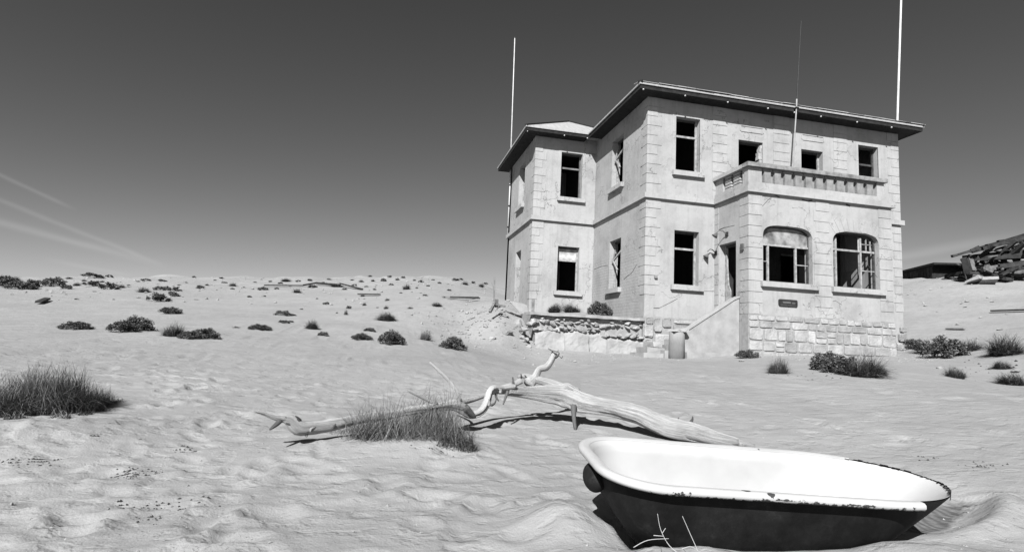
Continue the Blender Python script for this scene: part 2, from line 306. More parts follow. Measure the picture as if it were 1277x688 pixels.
for i in range(620):
    u = rs.uniform(-120, 760) if rs.rand() < .72 else rs.uniform(-100, 1350); D = 1.5+8.5*rs.rand()**.9; p = at_d(u, 500, D)
    DENT.append((p[0], p[1], rs.uniform(.08, .17), rs.uniform(.04, .08), rs.uniform(0, 3.14), rs.uniform(.004, .017)))
for i in range(260):
    u = rs.uniform(-150, 1400); D = 9+11*rs.rand(); p = at_d(u, 440, D); DENT.append((p[0], p[1], rs.uniform(.14, .28), rs.uniform(.08, .15), rs.uniform(0, 3.14), rs.uniform(.008, .024)))
TUB = np.array([-6.473, -14.717, .701]); TUBH = -.088
def ground(x, y, dents=True):
    x = np.asarray(x, float); y = np.asarray(y, float); a, b, D = warp(x, y); z = _gc[0]+_gc[1]*a+_gc[2]*b
    for i in range(len(_ga)): z = z+_gw[i]*_k((a-_ga[i])**2+(b-_gb[i])**2)
    far = np.clip((D-48)/25, 0, 1); far = far*far*(3-2*far); z = z*(1-far)+far*(2.4+.6*pn(x/60, y/60))
    z = z+.030*pn(x/2.3+3, y/2.1)*np.clip(D/6, .4, 1.6)+.30*pn(x/9, y/9+7)*np.clip((D-14)/30, 0, 1)*np.clip(1-far*.3, 0, 1)+.22*pn(x/3, y/3)*np.clip((D-28)/10, 0, 1.6)+.14*pn(x/1.1, y/1.1)*np.clip((D-36)/6, 0, 1.3)*(1-far)
    fine = np.clip(1-(D-14)/14, 0, 1)
    z = z+fine*(.009*pn(x/.7, y/.6+2)+.004*pn(x/.22+9, y/.2)+.0022*pn(x/.09, y/.08))
    wav = pn(x/.35+5*pn(x/3, y/3), y/.16)       # small wind ripples
    z = z+fine*.0022*wav*np.clip(pn(x/2.5, y/2.5+9)*2+.6, 0, 1)
    # sand heaped against the bathtub and scooped beside it
    c, s = math.cos(TUBH), math.sin(TUBH); lx = (x-TUB[0])*c+(y-TUB[1])*s; ly = -(x-TUB[0])*s+(y-TUB[1])*c
    zt = np.interp(lx, [-1.0, -.75, -.62, -.44, -.28, -.1, 0, .19, .33, .5, .8], [.44, .452, .462, .472, .45, .448, .452, .460, .492, .503, .475])
    wt = np.exp(-((ly+.40)/.20)**4)*np.exp(-((lx+.05)/.95)**6); z = z*(1-wt)+wt*zt
    wt = .6*np.exp(-((lx+.88)/.17)**2)*np.exp(-((ly-.15)/.27)**2); z = z*(1-wt)+wt*.565
    ax = (x+5.74)*.90+(y+14.81)*.436; ay = -(x+5.74)*.436+(y+14.81)*.90-.10*np.sin(np.clip(ax/1.15, 0, 1)*3.14159)*-1    # scoop beside the right end of the tub
    e_ = np.exp(-((ax-.62)/.52)**4); z = z-.07*e_*np.exp(-((ay-.17)/.16)**2)+.045*e_*np.exp(-((ay+.05)/.07)**2)+.05*np.exp(-((ax-1.02)/.12)**2-((ay+.22)/.10)**2)
    z = z+.10*np.exp(-((x-BUSH[0])/.55)**2-((y-BUSH[1])/.38)**2)+.12*np.exp(-((x-BUSH2[0])/.6)**2-((y-BUSH2[1])/.5)**2)
    if dents:
        for (cx, cy, L, W, an, dp) in DENT:
            if x.size > 50: m = (np.abs(x-cx) < .8) & (np.abs(y-cy) < .8)
            else: m = np.ones(x.shape, bool)
            if not m.any(): continue
            xx = x[m]-cx; yy = y[m]-cy; p = (xx*math.cos(an)+yy*math.sin(an))/L; q = (-xx*math.sin(an)+yy*math.cos(an))/W; r2 = p*p+q*q
            z[m] += -dp*np.exp(-r2*r2*.8)*(1+.5*pn(x[m]/.06, y[m]/.06))+dp*.55*np.exp(-(np.sqrt(r2)-1.45)**2*9)*(.6+1.2*np.clip(pn(x[m]/.1, y[m]/.1)+.3, 0, 1))
    z = np.where((np.abs(ly) < .24) & (lx > -.66) & (lx < .34), np.minimum(z, .22), z)
    # floor level under the house
    inside = ((x > .15) & (x < 9.95) & (y > .15) & (y < 9.3)) | ((x > -2.45) & (x < .2) & (y > 4.95) & (y < 9.3)) | ((x > 2.6) & (x < 7.6) & (y > -1.7) & (y < 1))
    z = np.where(inside, np.minimum(z, 2.0), z)
    terr = (x > -3.55) & (x < .1) & (y > .12) & (y < 4.9); z = np.where(terr, np.minimum(z, 1.9), z)
    return z
_b = at_d(510, 556, 4.15); BUSH = (_b[0], _b[1]); _b = at_d(55, 512, 4.75); BUSH2 = (_b[0], _b[1])
def gz(x, y): return float(ground(np.array([x]), np.array([y]))[0])
def hit(u, v, d0=1.5, d1=70):
    """where the line of sight through a point of the picture meets the sand"""
    d = ray(u, v); D = d0*(d1/d0)**(np.arange(400)/399.); h = math.hypot(d[0], d[1]); P = EYE[None]+d[None]*(D/h)[:, None]
    g = ground(P[:, 0], P[:, 1], False); k = np.where(P[:, 2] < g)[0]
    if len(k) == 0: i = int(np.argmin(P[:, 2]-g)); 
    else: i = int(k[0])
    return Vector((P[i, 0], P[i, 1], float(g[i]))), float(D[i])
def axis(lo, hi, step, ext, g=1.07):
    a = list(np.arange(lo, hi, step)); s = step; x = a[-1]
    while x < ext: s = min(s*g, 60 if x > 150 else (2.5 if x > 70 else .55)); x += s; a.append(x)
    s = step; x = lo; L = []
    while x > -ext: s = min(s*g, 60 if x < -150 else (2.5 if x < -70 else .55)); x -= s; L.append(x)
    return np.array(L[::-1]+a)
gx = axis(-11.6, -3.0, .028, 1500); gy = axis(-15.8, -10.0, .028, 1500)
X, Y = np.meshgrid(gx, gy); Z = ground(X.ravel(), Y.ravel()); nx, ny = len(gx), len(gy)
V = np.stack([X.ravel(), Y.ravel(), Z], 1); idx = np.arange(nx*ny).reshape(ny, nx)
F = np.stack([idx[:-1, :-1].ravel(), idx[:-1, 1:].ravel(), idx[1:, 1:].ravel(), idx[1:, :-1].ravel()], 1)
me = bpy.data.meshes.new('sand_ground'); me.vertices.add(len(V)); me.vertices.foreach_set('co', V.ravel()); me.loops.add(F.size); me.loops.foreach_set('vertex_index', F.ravel())
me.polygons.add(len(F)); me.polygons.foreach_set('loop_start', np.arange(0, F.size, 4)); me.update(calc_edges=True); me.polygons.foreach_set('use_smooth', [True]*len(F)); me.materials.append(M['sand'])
gr = bpy.data.objects.new('sand_ground', me); C.objects.link(gr); gr['kind'] = 'structure'
print('ground verts', len(V))
# ------------------------------------------------------------------ the house
ZO = 6.1807; ZF1 = 2.42; ZB = ZO; ZE = 9.84
XR, XB0, XB1, YB, W1, WL, W2 = 10.208, 2.539, 7.833, -1.852, 4.824, 2.640, 9.585
ZU0, ZU1, ZL0, ZL1, ZS = ZO+1.044, ZO+2.955, ZO-2.839, ZO-1.001, ZO-3.787
house = thing('abandoned_house', 'big two-storey pale plastered house, abandoned, with empty windows, balustraded bay and flagpoles', 'house')
TW = .34
def rect(u0, u1, z0, z1): return [(u0, z0), (u1, z0), (u1, z1), (u0, z1)]
def arch(u0, u1, z0, z1, rise):
    P = [(u0, z0), (u1, z0)]; c = (u0+u1)/2; a = (u1-u0)/2
    for i in range(0, 17):
        t = math.pi*i/16; cx, sx = math.cos(t), math.sin(t); P.append((c+a*math.copysign(abs(cx)**.55, cx), z1-rise+rise*abs(sx)**.8))
    return P
def wall(name, m, org, ud, nd, L, z0, z1, holes, th=TW):
    return mesh_obj(name, prism(rect(0, L, z0, z1), nd, (org[0], org[1], 0), ud, th, holes), m, house)
X_, Y_ = (1, 0, 0), (0, 1, 0); NF, NL, NR, NB = (0, -1, 0), (-1, 0, 0), (1, 0, 0), (0, 1, 0)
fx = [1.042, 1.950]
# upper front windows
UW = [(fx[0], fx[1], ZU0, ZU1), (3.45, 4.42, 6.5, 8.62), (5.99, 6.90, 6.5, 8.59), (8.42, 9.30, ZU0, 9.05)]
wall('wall', M['plaster'], (0, 0), X_, NF, XR, 1.0, ZE, [rect(*UW[0]), rect(fx[0], fx[1], ZL0, ZL1)]+[rect(*q) for q in UW[1:]]+[rect(5.1, 6.1, ZF1, 4.7)])
sy = [2.0, 3.06]
wall('wall', M['plaster_side'], (0, TW+.002), Y_, NL, W1-TW-.004, 1.0, ZE-.001, [rect(sy[0]-TW, sy[1]-TW, ZU0, ZU1), rect(sy[0]-TW, sy[1]-TW, ZL0, ZL1)])
wx = [-1.524+WL, -.601+WL]
wall('wall', M['plaster'], (-WL, W1), X_, NF, WL+TW, 1.0, ZE-.002, [rect(wx[0], wx[1], ZU0, ZU1), rect(wx[0], wx[1], ZL0, ZL1)])
wall('wall', M['plaster'], (-WL, W1+TW+.002), Y_, NL, W2-W1-TW, 1.0, ZE-.001, [rect(6.55-W1-TW, 7.65-W1-TW, ZU0, ZU1), rect(6.62-W1-TW, 7.6-W1-TW, ZF1+.5, 5.2)])
wall('wall', M['plaster'], (-WL, W2), X_, NB, WL+XR, 1.0, ZE-.003, [rect(5, 6, ZU0, ZU1)])
wall('wall', M['plaster'], (XR, TW+.002), Y_, NR, W2-2*TW-.01, 1.0, ZE-.001, [rect(4, 5, ZU0, ZU1)])
# bay
BW1 = (3.04-XB0, 4.81-XB0, 3.42, 5.21, .36); BW2 = (5.58-XB0, 7.33-XB0, 3.42, 5.24, .36)
wall('bay_wall', M['plaster'], (XB0, YB), X_, NF, XB1-XB0, 1.0, 6.34, [arch(*BW1), arch(*BW2)])
wall('bay_wall', M['plaster'], (XB0, YB+TW+.002), Y_, NL, -YB-TW-.004, 1.0, 6.338, [rect(-1.21-YB-TW, -.27-YB-TW, ZF1, 4.74)])
wall('bay_wall', M['plaster'], (XB1, YB+TW+.002), Y_, NR, -YB-TW-.004, 1.0, 6.338, [])
# floors, ceilings and partitions of the dim rooms
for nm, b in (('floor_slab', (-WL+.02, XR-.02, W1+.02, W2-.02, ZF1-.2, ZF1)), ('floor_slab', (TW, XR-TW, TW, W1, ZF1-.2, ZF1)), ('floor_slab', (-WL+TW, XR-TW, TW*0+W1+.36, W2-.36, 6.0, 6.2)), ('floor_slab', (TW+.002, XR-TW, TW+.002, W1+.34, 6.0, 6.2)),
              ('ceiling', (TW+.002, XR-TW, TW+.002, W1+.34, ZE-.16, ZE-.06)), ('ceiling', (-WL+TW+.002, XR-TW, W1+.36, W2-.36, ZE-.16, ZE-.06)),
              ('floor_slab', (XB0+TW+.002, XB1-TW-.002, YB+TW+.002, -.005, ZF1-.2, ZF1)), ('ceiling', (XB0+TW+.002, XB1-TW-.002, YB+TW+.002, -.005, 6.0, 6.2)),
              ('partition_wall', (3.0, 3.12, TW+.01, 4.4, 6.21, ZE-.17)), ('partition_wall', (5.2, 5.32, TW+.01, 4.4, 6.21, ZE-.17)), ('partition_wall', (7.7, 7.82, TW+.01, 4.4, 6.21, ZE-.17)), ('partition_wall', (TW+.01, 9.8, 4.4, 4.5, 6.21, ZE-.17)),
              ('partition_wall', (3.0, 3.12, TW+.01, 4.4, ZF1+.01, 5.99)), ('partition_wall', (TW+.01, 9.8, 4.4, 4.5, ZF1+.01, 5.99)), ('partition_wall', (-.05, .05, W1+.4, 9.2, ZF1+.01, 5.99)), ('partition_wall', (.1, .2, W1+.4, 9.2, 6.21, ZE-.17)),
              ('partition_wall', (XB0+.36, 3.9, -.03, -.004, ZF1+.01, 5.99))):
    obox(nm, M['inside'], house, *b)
obox('added_inner_lining', M['inside'], house, 3.901, 5.10, -.02, -.004, ZF1+.01, 5.99); obox('added_inner_lining', M['inside'], house, 5.10, 6.10, -.02, -.004, 4.7, 5.99)
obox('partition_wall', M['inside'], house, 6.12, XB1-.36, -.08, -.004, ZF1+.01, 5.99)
# added near-black sheets inside the outer walls, painting in the rooms' shade
def shade_lining(org, ud, nd, L, z0, z1, holes):
    mesh_obj('added_inner_lining', prism(rect(0, L, z0, z1), nd, (org[0], org[1], 0), ud, .012, holes), M['inside'], house)
shade_lining((TW, TW+.004), X_, NF, XR-2*TW, ZF1+.01, ZE-.17, [rect(q[0]-TW, q[1]-TW, q[2], q[3]) for q in UW+[(fx[0], fx[1], ZL0, ZL1), (5.1, 6.1, ZF1+.02, 4.7)]])
obox('added_inner_lining', M['column'], house, XB1-TW-.014, XB1-TW-.002, YB+TW+.01, YB+TW+.39, ZF1+.01, 5.99); obox('added_inner_lining', M['column'], house, XB1-TW-.014, XB1-TW-.002, -.30, -.09, ZF1+.01, 5.99); obox('added_inner_lining', M['column'], house, XB1-TW-.014, XB1-TW-.002, YB+TW+.391, -.301, ZF1+.01, 4.2)
# belt courses and ledges
PB = .10
def ledge(name, m, x0, x1, y0, y1, z0, z1): return obox(name, m, house, x0, x1, y0, y1, z0, z1, jit=.004)
bz0, bz1 = ZB-.01, ZB+.16
ledge('belt_course', M['quoin'], -PB, XB0-.002, -PB, 0.02, bz0, bz1)
ledge('belt_course', M['quoin'], -PB+.002, .02, .022, W1-PB-.002, bz0, bz1)
ledge('belt_course', M['quoin'], -WL-PB, .02, W1-PB, W1+.02, bz0, bz1)
ledge('belt_course', M['quoin'], -WL-PB+.002, -WL+.02, W1+.022, W2, bz0, bz1)
ledge('belt_course', M['quoin'], XB1+.14, XR+PB, -PB, 0.02, bz0, bz1)
ledge('belt_course', M['quoin'], XB0-PB, XB1+PB, YB-PB, YB+.3, bz0, bz1+.02)
ledge('belt_course', M['quoin'], XB0-PB+.002, XB0+.3, YB+.302, -.002, bz0, bz1+.02)
ledge('belt_course', M['quoin'], XB1-.3, XB1+PB-.002, YB+.302, -.002, bz0, bz1+.02)
# balcony
bal = house
obox('balcony_floor', M['concrete'], house, XB0+.02, XB1-.02, YB+.302, -.004, 6.202, 6.33)
obox('balcony_plinth', M['quoin'], house, XB0-.02, XB1-.02, YB-.02, YB+.24, 6.365, 6.52, jit=.006)
obox('balcony_plinth', M['quoin'], house, XB0-.018, XB0+.22, YB+.242, -.003, 6.365, 6.50, jit=.004)
def baluster(org, ud, nd, u0, u1, z0, z1, th=.14):
    w = .062; P = [(u0, z0), (u1, z0), (u1, z1-.14)]
    for i in range(1, 6): t = i/5*math.pi/2; P.append((u1+w*(1-math.cos(t)), z1-.14+.07*math.sin(t)))
    P += [(u1+w, z1), (u0-w, z1)]
    for i in range(0, 5): t = (1-i/5)*math.pi/2; P.append((u0-w*(1-math.cos(t)), z1-.14+.07*math.sin(t)))
    P.append((u0, z1-.14)); mesh_obj('baluster', prism(P, nd, (org[0], org[1], 0), ud, th), M['baluster'], bal)
slots = [float(on_y(u, 232, YB)[0]) for u in (951.2, 964.4, 977.1, 990.1, 1003.2, 1016.2, 1029.3, 1042.4, 1055.4, 1067.2, 1079.5, 1091.6)]
edges = [XB0]+slots+[7.62]
for i in range(len(edges)-1):
    a = edges[i]+(.075 if i else .0); b = edges[i+1]-(.075 if i < len(edges)-2 else 0)
    if i in (0,): mesh_obj('baluster', prism(rect(a, b+.056, 6.52, 6.99), NF, (0, YB+.02, 0), X_, .2), M['plaster'], bal); continue
    if i == len(edges)-2: mesh_obj('baluster', prism(rect(a-.0, b, 6.52, 6.99), NF, (0, YB+.02, 0), X_, .14), M['quoin'], bal); continue
    baluster((0, YB+.02), X_, NF, a, b, 6.52, 6.99)
sl = [float(on_x(u, v, XB0)[1]) for u, v in ((923.6, 220), (912.4, 226), (902.3, 232))]
ed = [YB+.225]+sl+[-.01]
for i in range(4):
    a = ed[i]+(.07 if i else 0); b = ed[i+1]-(.07 if i < 3 else 0)
    if i in (1, 2):
        for k in range(5): obox('baluster', M['quoin'], bal, XB0+.02, XB0+.14, a, b, 6.505+k*.099, 6.505+k*.099+.07)
    else: obox('baluster', M['quoin'], bal, XB0+.02, XB0+.16, a, b, 6.505, 6.99)
obox('balustrade_back', M['column'], bal, XB0+.24, 7.60, YB+.125, YB+.20, 6.521, 6.99); obox('balustrade_back', M['column'], bal, XB0+.145, XB0+.21, YB+.242, -.004, 6.502, 6.99)  # slot backs in a darker tone, painting in the recess shade
obox('balcony_rail', M['ledge'], bal, XB0-.09, 7.68, YB-.09, YB+.22, 6.992, 7.12, jit=.008)
obox('balcony_rail', M['quoin'], bal, XB0-.088, XB0+.2, YB+.222, -.003, 6.992, 7.11, jit=.006)
# quoins: each course a block standing 2 cm proud of the plaster
def q(x0, x1, y0, y1, z0, z1): obox('quoin_block', M['quoin'], house, x0, x1, y0, y1, z0+.008, z1-.008, jit=.0025)
def courses(z0, z1, h=.325):
    n = max(1, round((z1-z0)/h)); return [(z0+(z1-z0)*i/n, z0+(z1-z0)*(i+1)/n) for i in range(n)]
p_ = .014
for zz in (courses(ZB+.17, 9.7), courses(2.95, ZB-.02)):
    for i, (a, b) in enumerate(zz):
        w = .52 if i % 2 else .36; q(-p_, w, -p_, w*.9, a, b)
        q(-WL-p_, -WL+w-.05, W1-p_, W1+w*.8, a, b)
        q(XR-w+.03, XR+p_, -p_, .2, a, b)
for (a, b) in courses(ZB+.17, 9.7):
    for x0, x1 in ((2.44, 3.0), (4.84, 5.50), (7.36, 7.92)):
        if b > 7.3 or x0 < 2.5: q(x0, x1, -p_, .05, a, b)
for i, (a, b) in enumerate(courses(ZS+.0, ZB-.03, .335)):
    q(XB0-p_, XB0+.47, YB-p_, YB+.44, a, b); q(XB1-.50, XB1+p_, YB-p_, YB+.3, a, b)
    w = .08*(i % 2)
    if b < 4.7 : q(4.87, 5.52, YB-p_, YB+.05, a, b)
    else: q(4.95-w, 5.44+w, YB-p_, YB+.05, a, b)
    q(XB0-p_*.8, XB0+.05, -.24, -.003, a, b)
# voussoirs over the right bay window
cx_ = (BW2[0]+BW2[1])/2+XB0
for k in range(9):
    t0 = -1+2*k/9+.02; t1 = -1+2*(k+1)/9-.02
    def pt(t, o): return (cx_+t*(.80+.3*o), 5.27-.14*t*t+o*.42)
    mesh_obj('voussoir', prism([pt(t0, 0), pt(t1, 0), pt(t1, 1), pt(t0, 1)], NF, (0, YB-.008, 0), X_, .03), M['quoin'], house)
# raised panels over the upper windows
for a, b in ((3.5, 4.45), (6.0, 6.95)):
    for (x0, x1, z0, z1) in ((a+.05, b-.05, 8.93, 8.955), (a+.05, b-.05, 9.13, 9.155), (a, a+.03, 8.96, 9.13), (b-.03, b, 8.96, 9.13)): obox('panel_moulding', M['quoin'], house, x0, x1, -.02, .01, z0, z1)
# plain raised surrounds
def surround(x0, x1, z0, z1, y, w=.13):
    obox('window_surround', M['quoin'], house, x0-w, x0, y-.014, y+.02, z0, z1); obox('window_surround', M['quoin'], house, x1, x1+w, y-.014, y+.02, z0, z1); obox('window_surround', M['quoin'], house, x0-w, x1+w, y-.0145, y+.02, z1, z1+w)
surround(UW[0][0], UW[0][1], ZU0, ZU1, 0); surround(8.42, 9.30, ZU0, 9.05, 0, .1); surround(-1.524, -.601, ZU0, ZU1, W1)
# windows
def window_front(x0, x1, z0, z1, y, transom=.68, left=True, sill=True, m=None, dusty=None, extra=()):
    m = m or M['frame']; yy = y+.2; o = obox('window', m, house, x0+.002, x0+.045, yy, yy+.06, z0, z1); t = .05
    def piece(a, b, c, d, mm=m, dy=0): obox('frame', mm, o, a, b, yy+dy, yy+.055+dy, c, d)
    piece(x1-.06, x1-.002, z0, z1); piece(x0+.046, x1-.061, z1-.07, z1-.002, M['framedark']); piece(x0+.046, x1-.061, z0, z0+.045)
    zt = z0+(z1-z0)*transom
    if transom: piece(x0+.046, x1-.061, zt-.035, zt+.035)
    for e in extra: piece(*e)
    if dusty: obox('pane', dusty, o, x0+.047, x1-.062, yy+.02, yy+.026, zt+.036, z1-.071)
    if sill: obox('window_sill', M['quoin'], house, x0-.13, x1+.13, y-.12, y+.19, z0-.17, z0-.002, jit=.004)
    return o
window_front(fx[0], fx[1], ZU0, ZU1, 0); window_front(fx[0], fx[1], ZL0, ZL1, 0)
window_front(-1.524, -.601, ZU0, ZU1, W1, m=M['plank_light']); window_front(-1.524, -.601, ZL0, ZL1, W1, .70, dusty=M['dusty_light'])
window_front(8.42, 9.30, ZU0, 9.05, 0, .64, m=M['framedark']); window_front(3.45, 4.42, 6.5, 8.62, 0, 0, sill=False); window_front(5.99, 6.90, 6.5, 8.59, 0, 0, sill=False)
# broken plaster at the right jamb of the first balcony door
bm = bmesh.new()
for k in range(6):
    z = 7.75+k*.13; d = (.02, .06, .1, .09, .05, .02)[k]; box(bm, 4.42-.06-d, 4.40, .03, .19, z, z+.125, jit=.012)
mesh_obj('broken_jamb', bm, M['quoin'], house)
# side windows with hanging broken sashes
def window_side(x, y0, y1, z0, z1, broken=True, sill=True):
    xx = x+.2; o = obox('window', M['frame'], house, xx, xx+.06, y0+.002, y0+.05, z0, z1)
    obox('frame', M['frame'], o, xx, xx+.055, y1-.05, y1-.002, z0, z1); obox('frame', M['framedark'], o, xx, xx+.055, y0+.051, y1-.051, z1-.08, z1-.002); obox('frame', M['frame'], o, xx, xx+.055, y0+.051, y1-.051, z0, z0+.05)
    if broken:
        zt = z0+(z1-z0)*.66
        obeam('broken_sash', M['frame'], o, (xx-.1, y1-.06, zt-.15), (xx-.02, y0+.1, zt+.30), .05, .06); obeam('broken_sash', M['frame'], o, (xx-.1, y1-.10, zt-.1), (xx-.12, y0+.45, zt-.52), .05, .05); obeam('broken_sash', M['frame'], o, (xx-.1, y1-.06, zt-.2), (xx-.06, y1-.2, zt+.3), .045, .05)
    if sill: obox('window_sill', M['quoin'], house, x-.13, x+.19, y0-.13, y1+.13, z0-.17, z0-.002, jit=.004)
window_side(0, sy[0], sy[1], ZU0, ZU1); window_side(0, sy[0], sy[1], ZL0, ZL1); window_side(-WL, 6.55, 7.65, ZU0, ZU1, False)
o = obox('door_frame', M['framedark'], house, -WL+.2, -WL+.27, 6.63, 6.70, ZF1+.5, 5.19); obox('transom', M['frame'], o, -WL+.2, -WL+.26, 6.71, 7.59, 4.5, 4.56)
# bay windows
def bay_window(a0, a1, z0, z1, rise, mull, zt, bars, dusty, sillx):
    yy = YB+.16; P = arch(a0, a1, z0, z1, rise); inn = []
    c = (a0+a1)/2
    for (u, z) in P: inn.append((c+(u-c)*.955, z0+.05+(z-z0)*(1-.1/(z1-z0))))
    o = mesh_obj('window', prism(P, NF, (0, yy, 0), X_, .06, [inn]), M['framedark'], house)
    for x, za, zb in mull: obox('mullion', M['frame'], o, x-.028, x+.028, yy-.01, yy+.05, za, zb)
    obox('transom', M['frame'], o, a0+.03, a1-.03, yy-.012, yy+.048, zt-.03, zt+.03)
    for x0, x1, zz, h in bars: obox('glazing_bar', M['frame'], o, x0, x1, yy, yy+.03, zz, zz+h)
    if dusty:
        Q = [(u, max(z, zt+.03)) for (u, z) in inn]; Q[0] = (inn[0][0], zt+.031); Q[1] = (inn[1][0], zt+.031)
        Q = [Q[0], Q[1]]+[p for p in Q[2:] if p[1] > zt+.04]
        mesh_obj('pane', prism(Q, NF, (0, yy+.02, 0), X_, .005), M['dusty'], o)
    obox('window_sill', M['quoin'], house, sillx[0], sillx[1], YB-.12, YB+.155, z0-.17, z0-.002, jit=.004)
zz0 = 3.42
bay_window(3.04, 4.81, zz0, 5.21, .36, [(3.33, zz0+.04, 4.62), (4.33, zz0+.04, 4.62)], 4.60, [(3.08, 3.30, 4.06, .02), (4.36, 4.77, 4.02, .03)], True, (2.93, 4.95))
bay_window(5.58, 7.33, zz0, 5.24, .36, [(5.82, zz0+.04, 5.06), (6.77, zz0+.04, 5.10)], 4.66, [(5.62, 5.79, 4.08, .02), (6.80, 7.29, 4.02, .03), (6.98, 7.01, 4.69, .42), (7.14, 7.17, 4.69, .34), (6.8, 7.2, 4.9, .02)], False, (5.47, 7.48))
obeam('leaning_lath', M['frame'], house, (5.83, YB+.22, 3.5), (5.80, YB+.2, 5.05), .03, .04); obeam('leaning_lath', M['frame'], house, (6.79, YB+.24, 3.9), (6.74, YB+.2, 5.12), .05, .04)
# doorway of the bay
o = obox('door_frame', M['frame'], house, XB0+.22, XB0+.30, -.34, -.272, ZF1, 4.735); obox('lintel', M['framedark'], o, XB0+.22, XB0+.30, -1.20, -.345, 4.65, 4.735)
bm = prism([(-.62, ZF1), (-.345, ZF1), (-.345, 4.5), (-.42, 4.2), (-.46, 3.7), (-.5, 3.4), (-.61, 3.2)], NL, (XB0+.2, 0, 0), Y_, .04); mesh_obj('broken_door_leaf', bm, M['frame'], house)
# wall lamps, switch boxes, plaque
def tube_mesh(pts, rad, seg=8, cap=True, jitter=0, uvl=None):
    pts = [Vector(p) for p in pts]; n = len(pts); vs = []; fs = []; ref = Vector((0, 0, 1)); T = []
    for i in range(n): T.append((pts[min(i+1, n-1)]-pts[max(i-1, 0)]).normalized())
    s = T[0].cross(ref)
    if s.length < .1: s = T[0].cross(Vector((1, 0, 0)))
    s.normalize()
    for i in range(n):
        s = (s-T[i]*s.dot(T[i])).normalized(); u = T[i].cross(s)
        for k in range(seg):
            a = 2*math.pi*k/seg; r = rad[i] if not isinstance(rad, (int, float)) else rad; r *= 1+rnd.uniform(-jitter, jitter); vs.append(tuple(pts[i]+s*math.cos(a)*r+u*math.sin(a)*r))
    for i in range(n-1):
        for k in range(seg): k2 = (k+1) % seg; fs.append((i*seg+k, i*seg+k2, (i+1)*seg+k2, (i+1)*seg+k))
    if cap: fs.append(tuple(range(seg))[::-1]); fs.append(tuple((n-1)*seg+k for k in range(seg)))
    return vs, fs
def wall_lamp(y, z, dy, dz):
    o = obox('wall_lamp', M['dark'], house, XB0-.04, XB0+.01, y-.06, y+.06, z-.07, z+.07)
    pts = [(XB0-.04, y, z), (XB0-.14, y+dy*.3, z+.10), (XB0-.24, y+dy*.7, z+.12), (XB0-.34, y+dy, z+.03)]; mesh_obj('lamp_arm', tube_mesh(pts, .015, 6), M['grey'], o)
    vs, fs = tube_mesh([(XB0-.32, y+dy, z+.05+dz), (XB0-.37, y+dy, z-.03+dz), (XB0-.40, y+dy*1.1, z-.07+dz)], [.02, .07, .10], 12); mesh_obj('lamp_shade', (vs, fs), M['grey'], o, True)
P = on_x(907, 292, XB0); wall_lamp(P[1], P[2], .1, -.02); P = on_x(892, 316, XB0); wall_lamp(-.12, P[2], .0, -.1)
P = on_x(927, 308, XB0); obox('switch_box', M['grey'], house, XB0-.07, XB0-.022, P[1]-.07, P[1]+.07, P[2]-.1, P[2]+.1)
P = on_y(817, 345, 0); obox('pipe_stub', M['ledge'], house, P[0]-.05, P[0]+.05, -.08, -.02, P[2]-.05, P[2]+.05)
P0, P1 = on_y(970.5, 374.5, YB), on_y(994, 382, YB); zc = (P0[2]+P1[2])/2
def rrect(x0, x1, z0, z1, r):
    Q = []
    for cx, cz, a0 in ((x1-r, z0+r, -90), (x1-r, z1-r, 0), (x0+r, z1-r, 90), (x0+r, z0+r, 180)):
        for k in range(4): a = R(a0+30*k); Q.append((cx+r*math.cos(a), cz+r*math.sin(a)))
    return Q
pl = mesh_obj('wall_plaque', prism(rrect(P0[0], P1[0], zc-.1, zc+.12, .05), NF, (0, YB-.03, 0), X_, .04), M['dark'], house)
obox('plaque_lettering', M['grey'], pl, P0[0]+.14, P0[0]+.42, YB-.036, YB-.031, zc+.0, zc+.05); obox('plaque_lettering', M['grey'], pl, P0[0]+.46, P0[0]+.58, YB-.036, YB-.031, zc-.01, zc+.035); obox('plaque_lettering', M['grey'], pl, P0[0]+.06, P0[0]+.62, YB-.036, YB-.031, zc-.065, zc-.055)
# plaster cracks, laid on as thin dark strips
def crack(pts, w_=.018):
    for a_, b_ in zip(pts, pts[1:]): obeam('crack', M['crack'], house, a_, b_, .004, w_*rnd.uniform(.6, 1.3))
def cy(y, L): return [tuple(np.array(on_y(u, v, y))+np.array([0, -.002, 0])) for u, v in L]
def cxx(x, L): return [tuple(np.array(on_x(u, v, x))+np.array([-.002, 0, 0])) for u, v in L]
crack(cxx(0, [(778, 348), (784, 343), (788, 340), (794, 330)])); crack(cxx(0, [(741, 336), (750, 332), (758, 331)]), .014)
crack(cy(0, [(815, 384), (822, 384), (830, 380), (838, 376), (845, 372)])); crack(cy(0, [(806, 342), (816, 343)]), .03); crack(cy(0, [(866, 362), (878, 363), (890, 363)]), .012)
crack(cy(YB, [(935, 262), (942, 264), (950, 258), (957, 250), (962, 246)])); crack(cy(YB, [(1000, 249), (1008, 251), (1013, 250)]), .05); crack(cy(YB, [(1055, 255), (1060, 257)]), .06); crack(cy(YB, [(966, 243), (972, 246)]), .05)
crack(cy(YB, [(1082, 330), (1088, 338), (1094, 346)]), .012); crack(cy(YB, [(1020, 371), (1030, 376), (1042, 375), (1050, 380)]), .012); crack(cy(YB, [(1103, 372), (1107, 375)]), .05); crack(cxx(XB0, [(896, 287), (903, 284), (916, 281)]), .02); crack(cy(W1, [(666, 268), (670, 270)]), .03)
